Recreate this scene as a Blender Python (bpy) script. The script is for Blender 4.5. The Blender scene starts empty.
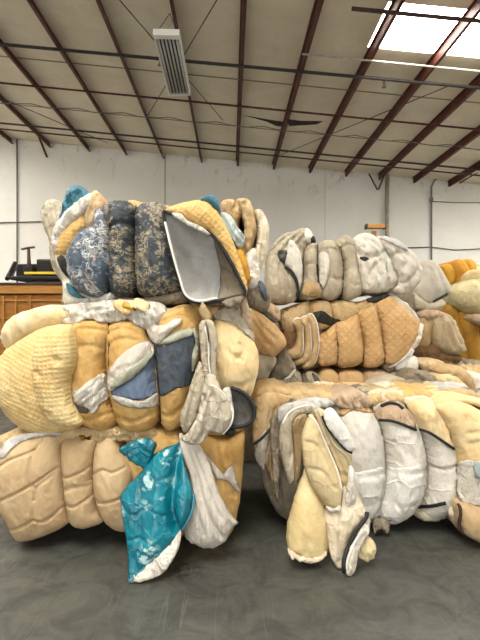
import bpy, bmesh, math, random
import numpy as np
from mathutils import Vector, Matrix
from mathutils.geometry import delaunay_2d_cdt

SC = bpy.context.scene
COL = SC.collection
F, CX, CY, CZ = 480.0, 240.0, 320.0, 1.5      # focal length in pixels, picture centre, eye height


def W(px, py, d):
    """Where a sight line of the photograph reaches the distance d."""
    return Vector(((px - CX) / F * d, d, CZ - (py - CY) / F * d))


# ------------------------------------------------------------------ noise
_rs = np.random.RandomState(7)
_perm = _rs.permutation(256)
_perm = np.concatenate([_perm, _perm, _perm])
_ga = _rs.rand(256) * 2 * np.pi
_gx, _gy = np.cos(_ga), np.sin(_ga)


def perlin(x, y):
    x = np.asarray(x, float); y = np.asarray(y, float)
    xi = np.floor(x).astype(int); yi = np.floor(y).astype(int)
    xf = x - xi; yf = y - yi
    u = xf ** 3 * (xf * (xf * 6 - 15) + 10); v = yf ** 3 * (yf * (yf * 6 - 15) + 10)
    def g(ix, iy, dx, dy):
        h = _perm[_perm[ix & 255] + (iy & 255)] & 255
        return _gx[h] * dx + _gy[h] * dy
    a = g(xi, yi, xf, yf); b = g(xi + 1, yi, xf - 1, yf)
    c = g(xi, yi + 1, xf, yf - 1); d = g(xi + 1, yi + 1, xf - 1, yf - 1)
    return ((a * (1 - u) + b * u) * (1 - v) + (c * (1 - u) + d * u) * v) * 1.5


def fbm(x, y, o=3):
    t = 0; a = 1.0
    for i in range(o):
        t = t + a * perlin(x * 2 ** i + 17.3 * i, y * 2 ** i - 9.1 * i); a *= .5
    return t


# ------------------------------------------------------------------ curves
def closed_curve(pts, step):
    P = [np.array(p[:2], float) for p in pts]; S = [len(p) > 2 for p in pts]
    n = len(P); T = []
    for i in range(n):
        T.append(np.zeros(2) if S[i] else (P[(i + 1) % n] - P[i - 1]) * .5)
    out = []
    for i in range(n):
        a, b = P[i], P[(i + 1) % n]; L = np.linalg.norm(b - a)
        k = max(1, int(round(L / step)))
        ma, mb = T[i], T[(i + 1) % n]
        la, lb = np.linalg.norm(ma), np.linalg.norm(mb)
        if la > L: ma = ma * (L / la)
        if lb > L: mb = mb * (L / lb)
        for j in range(k):
            t = j / k; t2 = t * t; t3 = t2 * t
            out.append((2 * t3 - 3 * t2 + 1) * a + (t3 - 2 * t2 + t) * ma + (-2 * t3 + 3 * t2) * b + (t3 - t2) * mb)
    return np.array(out)


def open_curve(pts, step):
    P = [np.array(p, float) for p in pts]; n = len(P); out = []
    for i in range(n - 1):
        a, b = P[i], P[i + 1]
        ma = (P[i + 1] - P[i - 1]) * .5 if i else (b - a)
        mb = (P[i + 2] - P[i]) * .5 if i + 2 < n else (b - a)
        k = max(1, int(round(np.linalg.norm(b - a) / step)))
        for j in range(k):
            t = j / k; t2 = t * t; t3 = t2 * t
            out.append((2 * t3 - 3 * t2 + 1) * a + (t3 - 2 * t2 + t) * ma + (-2 * t3 + 3 * t2) * b + (t3 - t2) * mb)
    out.append(P[-1])
    return np.array(out)


def seg_dist(q, poly):
    """Distance of the points q (n,2) to a polyline."""
    best = np.full(len(q), 1e9)
    for a, b in zip(poly[:-1], poly[1:]):
        ab = b - a; L2 = max(1e-9, ab @ ab)
        t = np.clip(((q - a) @ ab) / L2, 0, 1)
        best = np.minimum(best, np.hypot(*(q - (a + t[:, None] * ab)).T))
    return best


def inside(q, poly):
    x, y = q[:, 0], q[:, 1]; c = np.zeros(len(q), bool)
    a = poly; b = np.roll(poly, -1, 0)
    for (x0, y0), (x1, y1) in zip(a, b):
        if y0 == y1: continue
        c ^= ((y0 > y) != (y1 > y)) & (x < (x1 - x0) * (y - y0) / (y1 - y0) + x0)
    return c


# ------------------------------------------------------------------ objects
def link(name, me, mat=None, parent=None):
    o = bpy.data.objects.new(name, me); COL.objects.link(o)
    if mat is not None: me.materials.append(mat)
    if parent is not None:
        o.parent = parent
        if parent.type == 'EMPTY': o.matrix_parent_inverse = Matrix.Translation(-parent.location)
    return o


def tag(o, label=None, cat=None, group=None, kind=None):
    for k, v in (('label', label), ('category', cat), ('group', group), ('kind', kind)):
        if v: o[k] = v
    return o


def thing(name, loc, label, cat, group=None):
    o = bpy.data.objects.new(name, None); COL.objects.link(o)
    o.empty_display_size = .1; o.location = Vector(loc)
    return tag(o, label, cat, group)


SURF = {}      # object name -> (pixel x, pixel y, distance) of its front


def remember(o, wpts):
    y = wpts[:, 1]
    SURF[o.name] = (CX + wpts[:, 0] / y * F, CY - (wpts[:, 2] - CZ) / y * F, y)


def depth_on(objs, q):
    best = np.full(len(q), 1e9); fb = np.full(len(q), 1e9); fbd = np.full(len(q), 1e9)
    for o in objs:
        X, Y, D = SURF[o.name]
        for s in range(0, len(q), 800):
            dd = (q[s:s + 800, 0][:, None] - X) ** 2 + (q[s:s + 800, 1][:, None] - Y) ** 2
            k = np.argpartition(dd, 3, axis=1)[:, :4]
            dk = np.take_along_axis(dd, k, 1); w = 1 / (dk + .05)
            val = (D[k] * w).sum(1) / w.sum(1); near = dk.min(1)
            sl = slice(s, s + 800)
            ok = near < 6.5
            best[sl] = np.where(ok, np.minimum(best[sl], val), best[sl])
            cl = near < fbd[sl]
            fb[sl] = np.where(cl, val, fb[sl]); fbd[sl] = np.where(cl, near, fbd[sl])
    return np.where(best < 1e8, best, fb)


_seed = [0]


def folds(p0, p1, n, spread, depth, width, bow=0., seed=0):
    """A fan of creases running from one point to another."""
    r = random.Random(seed * 7 + n); a, b = np.array(p0, float), np.array(p1, float)
    t = (b - a) / np.linalg.norm(b - a); q = np.array((-t[1], t[0])); out = []
    for i in range(n):
        o = ((i + .5) / n - .5) * 2 * spread + r.uniform(-.3, .3) * spread / n
        s0, s1 = r.uniform(0, .25), r.uniform(.7, 1.05)
        pts = []
        for k in range(5):
            u = s0 + (s1 - s0) * k / 4
            pts.append(tuple(a + (b - a) * u + q * (o * (.35 + .65 * u) + bow * math.sin(math.pi * u) + r.uniform(-1, 1))))
        out.append((pts, width * r.uniform(.8, 1.3), depth * r.uniform(.6, 1.2) * (1 if i % 2 == 0 else -.7)))
    return out


def puff(parent, name, pts, d, H, mat, back=0.0, s=2.2, p=.5, gx=0., gy=0., creases=(), wr=None, on=None,
         gap=.012, relax=8, jit=.35, uvr=0., hb=None, label=None, shrink=.93, dish=0., edge=None):
    """A stuffed or folded piece of bedding: outline as seen from the front, filled like a cushion, with its own
    thickness behind (back > 0: it runs that far back through the bale)."""
    _seed[0] += 1; sd = _seed[0] * 3.17
    bl = closed_curve(pts, s)
    if jit:
        c = bl.mean(0); r = bl - c; r = r / np.maximum(1e-6, np.linalg.norm(r, axis=1))[:, None]
        j = fbm(bl[:, 0] * .12 + sd, bl[:, 1] * .12 - sd, 2) * jit * 1.6
        bl = bl + r * j[:, None]
    if on and H <= .035:
        p = .85
        if hb is None: hb = .005
    lo, hi = bl.min(0), bl.max(0)
    hx = s; hy = s * .866
    gxs = np.arange(lo[0], hi[0] + hx, hx); gys = np.arange(lo[1], hi[1] + hy, hy)
    GX, GY = np.meshgrid(gxs, gys); GX = GX + (np.arange(len(gys)) % 2)[:, None] * hx * .5
    q = np.stack([GX.ravel(), GY.ravel()], 1)
    q = q[inside(q, bl)]
    if len(q):
        q = q[seg_dist(q, np.vstack([bl, bl[:1]])) > s * .45]
    allp = np.vstack([bl, q])
    V, E, T, *_ = delaunay_2d_cdt([Vector(v) for v in allp], [], [list(range(len(bl)))], 1, 1e-4)
    V = np.array([(v.x, v.y) for v in V]); n = len(V)
    tris = []
    for t in T:
        for i in range(1, len(t) - 1): tris.append((t[0], t[i], t[i + 1]))
    tris = np.array(tris)
    a, b, c = V[tris[:, 0]], V[tris[:, 1]], V[tris[:, 2]]
    ar = (b[:, 0] - a[:, 0]) * (c[:, 1] - a[:, 1]) - (b[:, 1] - a[:, 1]) * (c[:, 0] - a[:, 0])
    tris = tris[np.abs(ar) > 1e-7]; ar = ar[np.abs(ar) > 1e-7]
    tris[ar < 0] = tris[ar < 0][:, ::-1]
    cnt = {}
    for t in tris:
        for i in range(3):
            e = (t[i], t[(i + 1) % 3]); cnt[e] = cnt.get(e, 0) + 1
    bedge = [e for e in cnt if (e[1], e[0]) not in cnt]
    isb = np.zeros(n, bool)
    for e in bedge: isb[list(e)] = True
    ei = np.array([e for e in cnt if e[0] < e[1] or (e[1], e[0]) not in cnt])
    deg = np.bincount(ei.ravel(), minlength=n).astype(float)

    def nbsum(u):
        return np.bincount(ei[:, 0], u[ei[:, 1]], n) + np.bincount(ei[:, 1], u[ei[:, 0]], n)
    free = (~isb).astype(float)
    u = np.zeros(n); r = free.copy(); pv = r.copy(); rs = r @ r
    for _ in range(220):
        if rs < 1e-6: break
        Ap = free * (deg * pv - nbsum(pv)); al = rs / max(1e-12, pv @ Ap)
        u += al * pv; r -= al * Ap; r2 = r @ r; pv = r + (r2 / rs) * pv; rs = r2
    t = np.clip(u / max(1e-9, u.max()), 0, 1)
    h = H * t ** p
    m = np.clip(t * 4, 0, 1)
    cx, cy = (lo + hi) / 2
    base = d + gx * (V[:, 0] - cx) / 100 + gy * (V[:, 1] - cy) / 100
    if on:
        raw = depth_on(on, V); sm = raw.copy()
        for _ in range(relax): sm = .5 * sm + .5 * nbsum(sm) / deg
        base = np.minimum(sm, raw + .004) - gap
    thin = back <= 0
    bend = .0035 * fbm(V[:, 0] / 7 + sd, V[:, 1] / 9 - sd, 3)
    if wr:
        for (amp, scale, ang, st) in wr:
            ca, sa = math.cos(math.radians(ang)), math.sin(math.radians(ang))
            al_ = (V[:, 0] * ca + V[:, 1] * sa) / scale / st; ac = (-V[:, 0] * sa + V[:, 1] * ca) / scale
            w = fbm(ac + .6 * perlin(al_ * 1.3 + sd, ac * .4) + sd, al_ + sd * .7, 3)
            w = np.sign(w) * np.abs(w) ** .8
            if amp >= .009:      # sharp creases as in slack cloth
                al2 = al_ * .8 + .5 * perlin(ac * .5 - sd, al_)
                rg = .42 - np.abs(fbm(ac * 1.15 + sd * 1.9, al2 - sd, 2)) * 1.3
                w = .55 * w + .75 * np.clip(rg, -.6, .6)
            bend += amp * w
    for cr in creases:
        pl = open_curve(cr[0], 4) if len(cr[0]) > 2 else np.array(cr[0], float)
        dd = seg_dist(V, pl)
        bend += -cr[2] * np.exp(-(dd / cr[1]) ** 2)
    yf = base - h - bend * (1 if thin else m) - (-dish * t if dish else 0)
    if dish: yf = base + dish * t ** .6 - bend
    def world(px, py, dep, yy):
        return np.stack([(px - CX) / F * dep, yy, CZ - (py - CY) / F * dep], 1)
    wf = world(V[:, 0], V[:, 1], base, yf)
    uv0 = np.stack([(V[:, 0] - cx) / F * base, -(V[:, 1] - cy) / F * base], 1)
    ca, sa = math.cos(math.radians(uvr)), math.sin(math.radians(uvr))
    uv0 = np.stack([uv0[:, 0] * ca - uv0[:, 1] * sa + sd, uv0[:, 0] * sa + uv0[:, 1] * ca + sd * .37], 1)
    verts = [wf]; uvs = [uv0]; faces = []
    # pixel y runs down, so ccw in pixels = cw seen by the viewer
    for f in tris: faces.append((f[0], f[1], f[2]))
    off = n
    bidx = np.nonzero(isb)[0]; bm_ = -np.ones(n, int); bm_[bidx] = np.arange(len(bidx))
    cen = wf[:, [0, 2]].mean(0)
    nb = len(bidx)
    if thin:
        hbk = (max(.008, H * .35) if hb is None else hb)
        mp = np.arange(n); inn = np.nonzero(~isb)[0]; mp[inn] = off + np.arange(len(inn))
        yb = base + hbk * t ** p - bend
        if dish: yb = yf + .02 * t ** .5
        wb = world(V[:, 0], V[:, 1], base, yb)[inn]
        if dish:
            wb = wf[inn].copy(); wb[:, 1] = yb[inn]
        verts.append(wb); uvs.append(uv0[inn])
        for f in tris: faces.append((mp[f[0]], mp[f[2]], mp[f[1]]))
    else:
        prev = bidx.copy()
        nrm = wf[bidx][:, [0, 2]] - cen; nrm /= np.maximum(1e-6, np.linalg.norm(nrm, axis=1))[:, None]
        for frac, sc_ in ((.06, 1.012), (.3, 1.0), (.55, 1.01), (.8, 1.0), (.95, .97), (1.0, shrink)):
            w = wf[bidx].copy()
            wob = 1 + .02 * perlin(frac * 3 + sd + bidx * 0, np.arange(nb) * .05)
            w[:, 0] = cen[0] + (w[:, 0] - cen[0]) * sc_ * (wob if frac < 1 else 1)
            w[:, 2] = cen[1] + (w[:, 2] - cen[1]) * sc_
            w[:, 2] = np.maximum(w[:, 2], .004) if wf[:, 2].min() > -.02 else w[:, 2]
            w[:, 1] = base[bidx] + back * frac
            cur = np.zeros(n, int); cur[bidx] = off + np.arange(nb)
            pm = np.zeros(n, int); pm[bidx] = prev
            for (e0, e1) in bedge:
                faces.append((pm[e0], cur[e0], cur[e1], pm[e1]))
            verts.append(w); uvs.append(uv0[bidx] + nrm * back * frac)
            prev = off + np.arange(nb); off += nb
        mp = np.zeros(n, int); mp[bidx] = prev
        inn = np.nonzero(~isb)[0]; mp[inn] = off + np.arange(len(inn))
        wb = wf[inn].copy()
        wb[:, 0] = cen[0] + (wb[:, 0] - cen[0]) * shrink; wb[:, 2] = cen[1] + (wb[:, 2] - cen[1]) * shrink
        wb[:, 1] = base[inn] + back + .4 * h[inn]
        verts.append(wb); uvs.append(uv0[inn])
        for f in tris: faces.append((mp[f[0]], mp[f[2]], mp[f[1]]))
    vv = np.vstack(verts); uu = np.vstack(uvs)
    me = bpy.data.meshes.new(name)
    me.from_pydata([tuple(v) for v in vv], [], [tuple(int(i) for i in f) for f in faces])
    ul = me.uv_layers.new(name='UVMap')
    li = np.zeros(len(me.loops), np.int32); me.loops.foreach_get('vertex_index', li)
    ul.data.foreach_set('uv', uu[li].astype(np.float32).ravel())
    me.polygons.foreach_set('use_smooth', np.ones(len(me.polygons), bool))
    me.update()
    o = link(name, me, mat, parent)
    remember(o, wf)
    if label: o['label'] = label
    return o


def mound(parent, name, c, rx, ry, h, rot, mat, amp=.02, label=None):
    """A crumpled piece of cloth lying on something: irregular edge, domed and creased top, flat underside."""
    _seed[0] += 1; sd = _seed[0] * 2.31
    nr, na = 12, 44
    ca, sa = math.cos(rot), math.sin(rot)
    vs, uv, fs = [], [], []
    def pt(r, a):
        e = 1 + .28 * perlin(math.cos(a) * 1.3 + sd, math.sin(a) * 1.3 - sd) + .04 * perlin(math.cos(a) * 3 + sd, math.sin(a) * 3)
        x, y = r * rx * e * math.cos(a), r * ry * e * math.sin(a)
        return float(x), float(y)
    for k in range(nr + 1):
        r = k / nr
        for i in range(na if k else 1):
            a = 2 * math.pi * i / na
            x, y = pt(r, a)
            rg = .4 - abs(float(fbm(x * 9 + sd, y * 16 - sd, 3))) * 1.2
            z = h * max(0, 1 - r ** 3) ** .5 + amp * rg * min(1, (1 - r) * 4) + .5 * amp * float(fbm(x * 17, y * 17 + sd, 2)) * min(1, (1 - r) * 4)
            vs.append((c[0] + x * ca - y * sa, c[1] + x * sa + y * ca, c[2] + z)); uv.append((x + sd, y + sd))
    for i in range(na):
        fs.append((0, 1 + i, 1 + (i + 1) % na))
    for k in range(1, nr):
        o0, o1 = 1 + (k - 1) * na, 1 + k * na
        for i in range(na):
            j = (i + 1) % na; fs.append((o0 + i, o1 + i, o1 + j, o0 + j))
    o1 = 1 + (nr - 1) * na; b0 = len(vs)
    for i in range(na):
        x, y, z = vs[o1 + i]; vs.append((x, y, c[2] - .04)); uv.append(uv[o1 + i])
    for i in range(na):
        j = (i + 1) % na; fs.append((o1 + i, b0 + i, b0 + j, o1 + j))
    fs.append(tuple(range(b0, b0 + na))[::-1])
    me = bpy.data.meshes.new(name); me.from_pydata(vs, [], fs)
    ul = me.uv_layers.new(name='UVMap')
    for lp in me.loops: ul.data[lp.index].uv = uv[lp.vertex_index]
    me.polygons.foreach_set('use_smooth', np.ones(len(me.polygons), bool))
    o = link(name, me, mat, parent)
    if label: o['label'] = label
    return o


def tube_pts(P, r, seg=8):
    P = [Vector(p) for p in P]; n = len(P)
    vs, fs = [], []
    up = Vector((.13, .21, .97))
    for i in range(n):
        t = (P[min(i + 1, n - 1)] - P[max(i - 1, 0)])
        if t.length < 1e-9: t = Vector((0, 0, 1))
        t.normalize()
        x = up - t * up.dot(t)
        if x.length < 1e-4: x = Vector((1, 0, 0)) - t * t.x
        x.normalize(); y = t.cross(x); up = x
        rr = r[i] if hasattr(r, '__len__') else r
        for k in range(seg):
            a = 2 * math.pi * k / seg
            vs.append(P[i] + x * (math.cos(a) * rr) + y * (math.sin(a) * rr))
    for i in range(n - 1):
        for k in range(seg):
            k2 = (k + 1) % seg
            fs.append((i * seg + k, i * seg + k2, (i + 1) * seg + k2, (i + 1) * seg + k))
    fs.append(tuple(range(seg))[::-1]); fs.append(tuple((n - 1) * seg + k for k in range(seg)))
    return vs, fs


def tube(parent, name, P, r, mat, seg=8, label=None):
    vs, fs = tube_pts(P, r, seg)
    me = bpy.data.meshes.new(name); me.from_pydata([tuple(v) for v in vs], [], fs)
    for pl in me.polygons: pl.use_smooth = len(pl.vertices) == 4
    o = link(name, me, mat, parent)
    if label: o['label'] = label
    return o


def piping(parent, pts, on, r, mat, name='piping', lift=.6, label=None, d=None, step=2.5):
    """A corded edge that lies on the surface of the given pieces."""
    c = open_curve(pts, step)
    dep = depth_on(on, c) if on else np.full(len(c), d)
    for _ in range(14 if name == 'seam_shade_line' else 2): dep[1:-1] = (dep[:-2] + dep[1:-1] * 2 + dep[2:]) / 4
    P = [W(x, y, e - r * lift) for (x, y), e in zip(c, dep)]
    if on and name == 'piping' and on[0].parent == parent: parent = on[0]     # a corded edge belongs to its fold
    return tube(parent, name, P, r, mat, 8, label)


def box_bm(bm, c, s, rz=0., bev=0.):
    r = bmesh.ops.create_cube(bm, size=1.0)
    M = Matrix.Translation(Vector(c)) @ Matrix.Rotation(rz, 4, 'Z') @ Matrix.Diagonal((*s, 1))
    bmesh.ops.transform(bm, matrix=M, verts=r['verts'])
    if bev:
        es = list({e for v in r['verts'] for e in v.link_edges})
        bmesh.ops.bevel(bm, geom=es, offset=bev, segments=2, affect='EDGES', profile=.5)


def box(parent, name, c, s, mat, rz=0., bev=0., label=None):
    bm = bmesh.new(); box_bm(bm, c, s, rz, bev)
    me = bpy.data.meshes.new(name); bm.to_mesh(me); bm.free()
    o = link(name, me, mat, parent)
    if label: o['label'] = label
    return o


def poly_mesh(parent, name, vs, fs, mat, smooth=False):
    me = bpy.data.meshes.new(name); me.from_pydata([tuple(v) for v in vs], [], fs)
    if smooth: me.polygons.foreach_set('use_smooth', np.ones(len(me.polygons), bool))
    return link(name, me, mat, parent)


# ------------------------------------------------------------------ materials
def lin(hx):
    hx = hx.lstrip('#'); o = []
    for i in (0, 2, 4):
        v = int(hx[i:i + 2], 16) / 255
        o.append(v / 12.92 if v <= .04045 else ((v + .055) / 1.055) ** 2.4)
    return (*o, 1)


class NT:
    def __init__(s, name):
        s.m = bpy.data.materials.new(name); s.m.use_nodes = True
        s.t = s.m.node_tree; s.t.nodes.clear()
        s.out = s.t.nodes.new('ShaderNodeOutputMaterial')
        s.b = s.t.nodes.new('ShaderNodeBsdfPrincipled'); s.lk(s.b.outputs[0], s.out.inputs[0])
    def n(s, ty, **kw):
        x = s.t.nodes.new(ty)
        for k, v in kw.items(): setattr(x, k, v)
        return x
    def lk(s, a, b): s.t.links.new(a, b)
    def math(s, op, a, b=None, c=None):
        x = s.n('ShaderNodeMath', operation=op)
        for i, v in enumerate((a, b, c)):
            if v is None: continue
            if isinstance(v, (int, float)): x.inputs[i].default_value = v
            else: s.lk(v, x.inputs[i])
        return x.outputs[0]
    def coord(s, kind='UV'):
        return s.n('ShaderNodeTexCoord').outputs[kind]
    def mapping(s, v, sc=(1, 1, 1), rot=(0, 0, 0), loc=(0, 0, 0)):
        x = s.n('ShaderNodeMapping'); s.lk(v, x.inputs[0])
        x.inputs['Scale'].default_value = sc; x.inputs['Rotation'].default_value = rot; x.inputs['Location'].default_value = loc
        return x.outputs[0]
    def noise(s, v, sc, det=4, rough=.55, dist=0.):
        x = s.n('ShaderNodeTexNoise'); s.lk(v, x.inputs['Vector'])
        x.inputs['Scale'].default_value = sc; x.inputs['Detail'].default_value = det
        x.inputs['Roughness'].default_value = rough; x.inputs['Distortion'].default_value = dist
        return x.outputs[0]
    def vor(s, v, sc, feature='F1', rnd=1., out=0):
        x = s.n('ShaderNodeTexVoronoi', feature=feature); s.lk(v, x.inputs['Vector'])
        x.inputs['Scale'].default_value = sc; x.inputs['Randomness'].default_value = rnd
        return x.outputs[out]
    def ramp(s, f, stops, interp='LINEAR'):
        x = s.n('ShaderNodeValToRGB'); s.lk(f, x.inputs[0]); r = x.color_ramp; r.interpolation = interp
        while len(r.elements) < len(stops): r.elements.new(.5)
        for e, (p_, c_) in zip(r.elements, stops):
            e.position = p_; e.color = lin(c_) if isinstance(c_, str) else (c_, c_, c_, 1)
        return x.outputs[0]
    def mix(s, f, a, b, mode='MIX'):
        x = s.n('ShaderNodeMix', data_type='RGBA', blend_type=mode)
        if isinstance(f, (int, float)): x.inputs[0].default_value = f
        else: s.lk(f, x.inputs[0])
        for i, v in ((6, a), (7, b)):
            if isinstance(v, str): x.inputs[i].default_value = lin(v)
            else: s.lk(v, x.inputs[i])
        return x.outputs[2]
    def bump(s, h, strength, dist, prev=None):
        x = s.n('ShaderNodeBump'); s.lk(h, x.inputs['Height'])
        x.inputs['Strength'].default_value = strength; x.inputs['Distance'].default_value = dist
        if prev is not None: s.lk(prev, x.inputs['Normal'])
        return x.outputs[0]
    def done(s, col=None, rough=None, normal=None, spec=None):
        if isinstance(col, str): s.b.inputs['Base Color'].default_value = lin(col)
        elif col is not None: s.lk(col, s.b.inputs['Base Color'])
        if isinstance(rough, (int, float)): s.b.inputs['Roughness'].default_value = rough
        elif rough is not None: s.lk(rough, s.b.inputs['Roughness'])
        if normal is not None: s.lk(normal, s.b.inputs['Normal'])
        if spec is not None: s.b.inputs['Specular IOR Level'].default_value = spec
        return s.m


def tone(hx, sat=.9, val=.93):
    """A colour worn duller."""
    r, g, b = (int(hx.lstrip('#')[i:i + 2], 16) for i in (0, 2, 4))
    y = .3 * r + .59 * g + .11 * b
    return '#%02x%02x%02x' % tuple(int(max(0, min(255, (y + (v - y) * sat) * val))) for v in (r, g, b))


def fabric(name, c1, c2, rough=.9, stain=None, pattern=None, k=30., pstr=.5, wrinkle=.5, wscale=9., spec=.2, sheen=0., pdist=.012,
           tint=None):
    """Woven or foam bedding: colour variation, old stains, a quilting or moulding pattern, small creases."""
    N = NT(name); uv = N.coord('UV')
    c1, c2 = tone(c1), tone(c2)
    if stain: stain = tone(stain)
    if tint: tint = tone(tint)
    n1 = N.noise(uv, 4.5, 5, .6, .6)
    col = N.mix(N.ramp(n1, [(.35, 0.), (.65, 1.)]), c1, c2)
    if stain:
        n2 = N.noise(N.mapping(uv, loc=(3.1, 1.7, 0)), 2.6, 6, .65, 1.2)
        col = N.mix(N.math('MULTIPLY', N.ramp(n2, [(.55, 0.), (.72, 1.)]), .55), col, stain)
    nrm = None
    w = N.n('ShaderNodeMapping'); N.lk(uv, w.inputs[0])
    wn = N.n('ShaderNodeTexNoise'); N.lk(uv, wn.inputs['Vector']); wn.inputs['Scale'].default_value = 5
    wd = N.n('ShaderNodeVectorMath', operation='MULTIPLY_ADD')
    N.lk(wn.outputs['Color'], wd.inputs[0]); wd.inputs[1].default_value = (.05, .05, 0); N.lk(uv, wd.inputs[2])
    wuv = wd.outputs[0]
    if wrinkle:
        wn1 = N.noise(N.mapping(wuv, sc=(1, .45, 1), rot=(0, 0, .5)), wscale, 5, .6, 1.0)
        rid = N.math('ABSOLUTE', N.math('SUBTRACT', wn1, .5))
        nrm = N.bump(rid, wrinkle, .07, nrm)
        wn2 = N.noise(N.mapping(wuv, sc=(1, .5, 1), rot=(0, 0, -.7), loc=(4, 4, 0)), wscale * 2.7, 4, .6, 1.4)
        nrm = N.bump(N.math('ABSOLUTE', N.math('SUBTRACT', wn2, .5)), wrinkle * .8, .035, nrm)
        grime = N.noise(N.mapping(wuv, loc=(9, 3, 0)), 11, 7, .72, 1.)
        col = N.mix(N.math('MULTIPLY', N.ramp(grime, [(.50, 0.), (.76, 1.)]), .3), col, '#94815f')
    if pattern:
        sp = N.n('ShaderNodeSeparateXYZ'); N.lk(wuv, sp.inputs[0]); x, y = sp.outputs[0], sp.outputs[1]
        if pattern == 'waffle':
            a = N.math('SINE', N.math('MULTIPLY', x, k)); b = N.math('SINE', N.math('MULTIPLY', y, k))
            hgt = N.math('MULTIPLY', N.math('POWER', N.math('ABSOLUTE', a), 1.2), N.math('POWER', N.math('ABSOLUTE', b), 1.2))
        elif pattern == 'diamond':
            a = N.math('ABSOLUTE', N.math('SINE', N.math('MULTIPLY', N.math('ADD', x, y), k)))
            b = N.math('ABSOLUTE', N.math('SINE', N.math('MULTIPLY', N.math('SUBTRACT', x, y), k)))
            hgt = N.math('POWER', N.math('MINIMUM', a, b), .45)
        elif pattern == 'ribs':
            hgt = N.math('SINE', N.math('MULTIPLY', x, k))
        else:      # onion quilting: a stitched net of rounded cells
            e = N.vor(wuv, k, 'DISTANCE_TO_EDGE', .55)
            hgt = N.ramp(e, [(0., 0.), (.06, .6), (.3, 1.)])
        nrm = N.bump(hgt, pstr, pdist, nrm)
        if tint:
            col = N.mix(N.math('MULTIPLY', N.math('SUBTRACT', 1., N.ramp(hgt, [(0., 0.), (.5, 1.)])), .35), col, tint)
    fine = N.noise(uv, 260, 2, .5)
    nrm = N.bump(fine, .25, .002, nrm)
    if sheen: N.b.inputs['Sheen Weight'].default_value = sheen
    return N.done(col, rough, nrm, spec)


def floral(name, ground, mids, lights, rough=.6, scale=7.):
    N = NT(name); uv = N.coord('UV')
    wn = N.n('ShaderNodeTexNoise'); N.lk(uv, wn.inputs['Vector']); wn.inputs['Scale'].default_value = 14; wn.inputs['Detail'].default_value = 3
    wd = N.n('ShaderNodeVectorMath', operation='MULTIPLY_ADD')
    N.lk(wn.outputs['Color'], wd.inputs[0]); wd.inputs[1].default_value = (.11, .11, 0); N.lk(uv, wd.inputs[2])
    v = wd.outputs[0]
    petals = N.vor(v, scale * 2.6, 'F1', 1.)
    blooms = N.noise(uv, scale * .62, 3, .5, .8)
    kind = N.noise(N.mapping(uv, loc=(5, 2, 0)), scale * .8, 2, .5, .5)
    leaf = N.ramp(petals, [(.25, 1.), (.42, 0.)])
    midc = N.ramp(kind, [(.36, mids[0]), (.47, mids[1]), (.56, mids[2]), (.66, mids[0])])
    col = N.mix(N.math('MULTIPLY', leaf, N.ramp(blooms, [(.31, 0.), (.39, 1.)])), ground, midc)
    veins = N.ramp(N.noise(v, scale * 5, 2, .5, 1.5), [(.48, 0.), (.53, 1.)])
    col = N.mix(N.math('MULTIPLY', N.math('MULTIPLY', veins, N.ramp(blooms, [(.45, 0.), (.52, 1.)])), .8), col, lights)
    w1 = N.noise(uv, 10, 4, .6, .8)
    nrm = N.bump(N.math('ABSOLUTE', N.math('SUBTRACT', w1, .5)), .5, .06)
    nrm = N.bump(N.vor(v, 7, 'DISTANCE_TO_EDGE', .8), .35, .03, nrm)
    return N.done(col, rough, nrm, .35)


def film(name, c, alpha=.6, rough=.3):
    N = NT(name); uv = N.coord('UV')
    w1 = N.noise(N.mapping(uv, sc=(1, .3, 1), rot=(0, 0, .6)), 22, 5, .6, 1.6)
    nrm = N.bump(N.math('ABSOLUTE', N.math('SUBTRACT', w1, .5)), .9, .05)
    N.done(c, rough, nrm, .5)
    tr = N.n('ShaderNodeBsdfTransparent'); mx = N.n('ShaderNodeMixShader')
    mx.inputs[0].default_value = alpha
    N.lk(tr.outputs[0], mx.inputs[1]); N.lk(N.b.outputs[0], mx.inputs[2]); N.lk(mx.outputs[0], N.out.inputs[0])
    return N.m


def plain(name, c, rough=.6, metal=0., var=None, spec=.4, sc=8):
    N = NT(name)
    N.b.inputs['Metallic'].default_value = metal
    if var:
        return N.done(N.mix(N.ramp(N.noise(N.coord('Object'), sc, 5, .6), [(.4, 0.), (.62, 1.)]), c, var), rough, None, spec)
    return N.done(c, rough, None, spec)
# ------------------------------------------------------------------ bedding materials
M = {}
M['waffle'] = fabric('pale yellow waffle foam', '#f2d596', '#e8c27e', stain='#d9ab62', pattern='waffle', k=112, pstr=.48, pdist=.008, wrinkle=.12)
M['waffle_deep'] = fabric('golden waffle foam', '#e8c078', '#dba95c', stain='#c98f45', pattern='waffle', k=112, pstr=.5, pdist=.008, wrinkle=.2)
M['foam_gold'] = fabric('golden foam', '#e3bb74', '#cf9f56', stain='#b98543', wrinkle=.35)
M['foam_cream'] = fabric('cream foam', '#f4dcaa', '#efcb8d', stain='#e2b56c', wrinkle=.3)
M['foam_pale'] = fabric('pale cream foam', '#f2e0b4', '#e8d09a', stain='#dcbf84', wrinkle=.22)
M['foam_lemon'] = fabric('lemon foam', '#eedaa4', '#dfc488', stain='#d0b274', wrinkle=.18)
M['foam_tan'] = fabric('tan foam', '#e2bb84', '#d2a770', stain='#b88d58', wrinkle=.5)
M['beige'] = fabric('beige quilted ticking', '#d8bb90', '#caa97c', stain='#bd9a6b', wrinkle=.22)
M['beige_top'] = fabric('crumpled beige ticking', '#e0c595', '#cfae78', stain='#b78f5a', wrinkle=.9, wscale=7)
M['tan_quilt'] = fabric('tan diamond quilt', '#dab079', '#cca066', stain='#b98a53', pattern='diamond', k=42, pstr=.6, pdist=.012, wrinkle=.2, tint='#a06c34')
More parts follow.
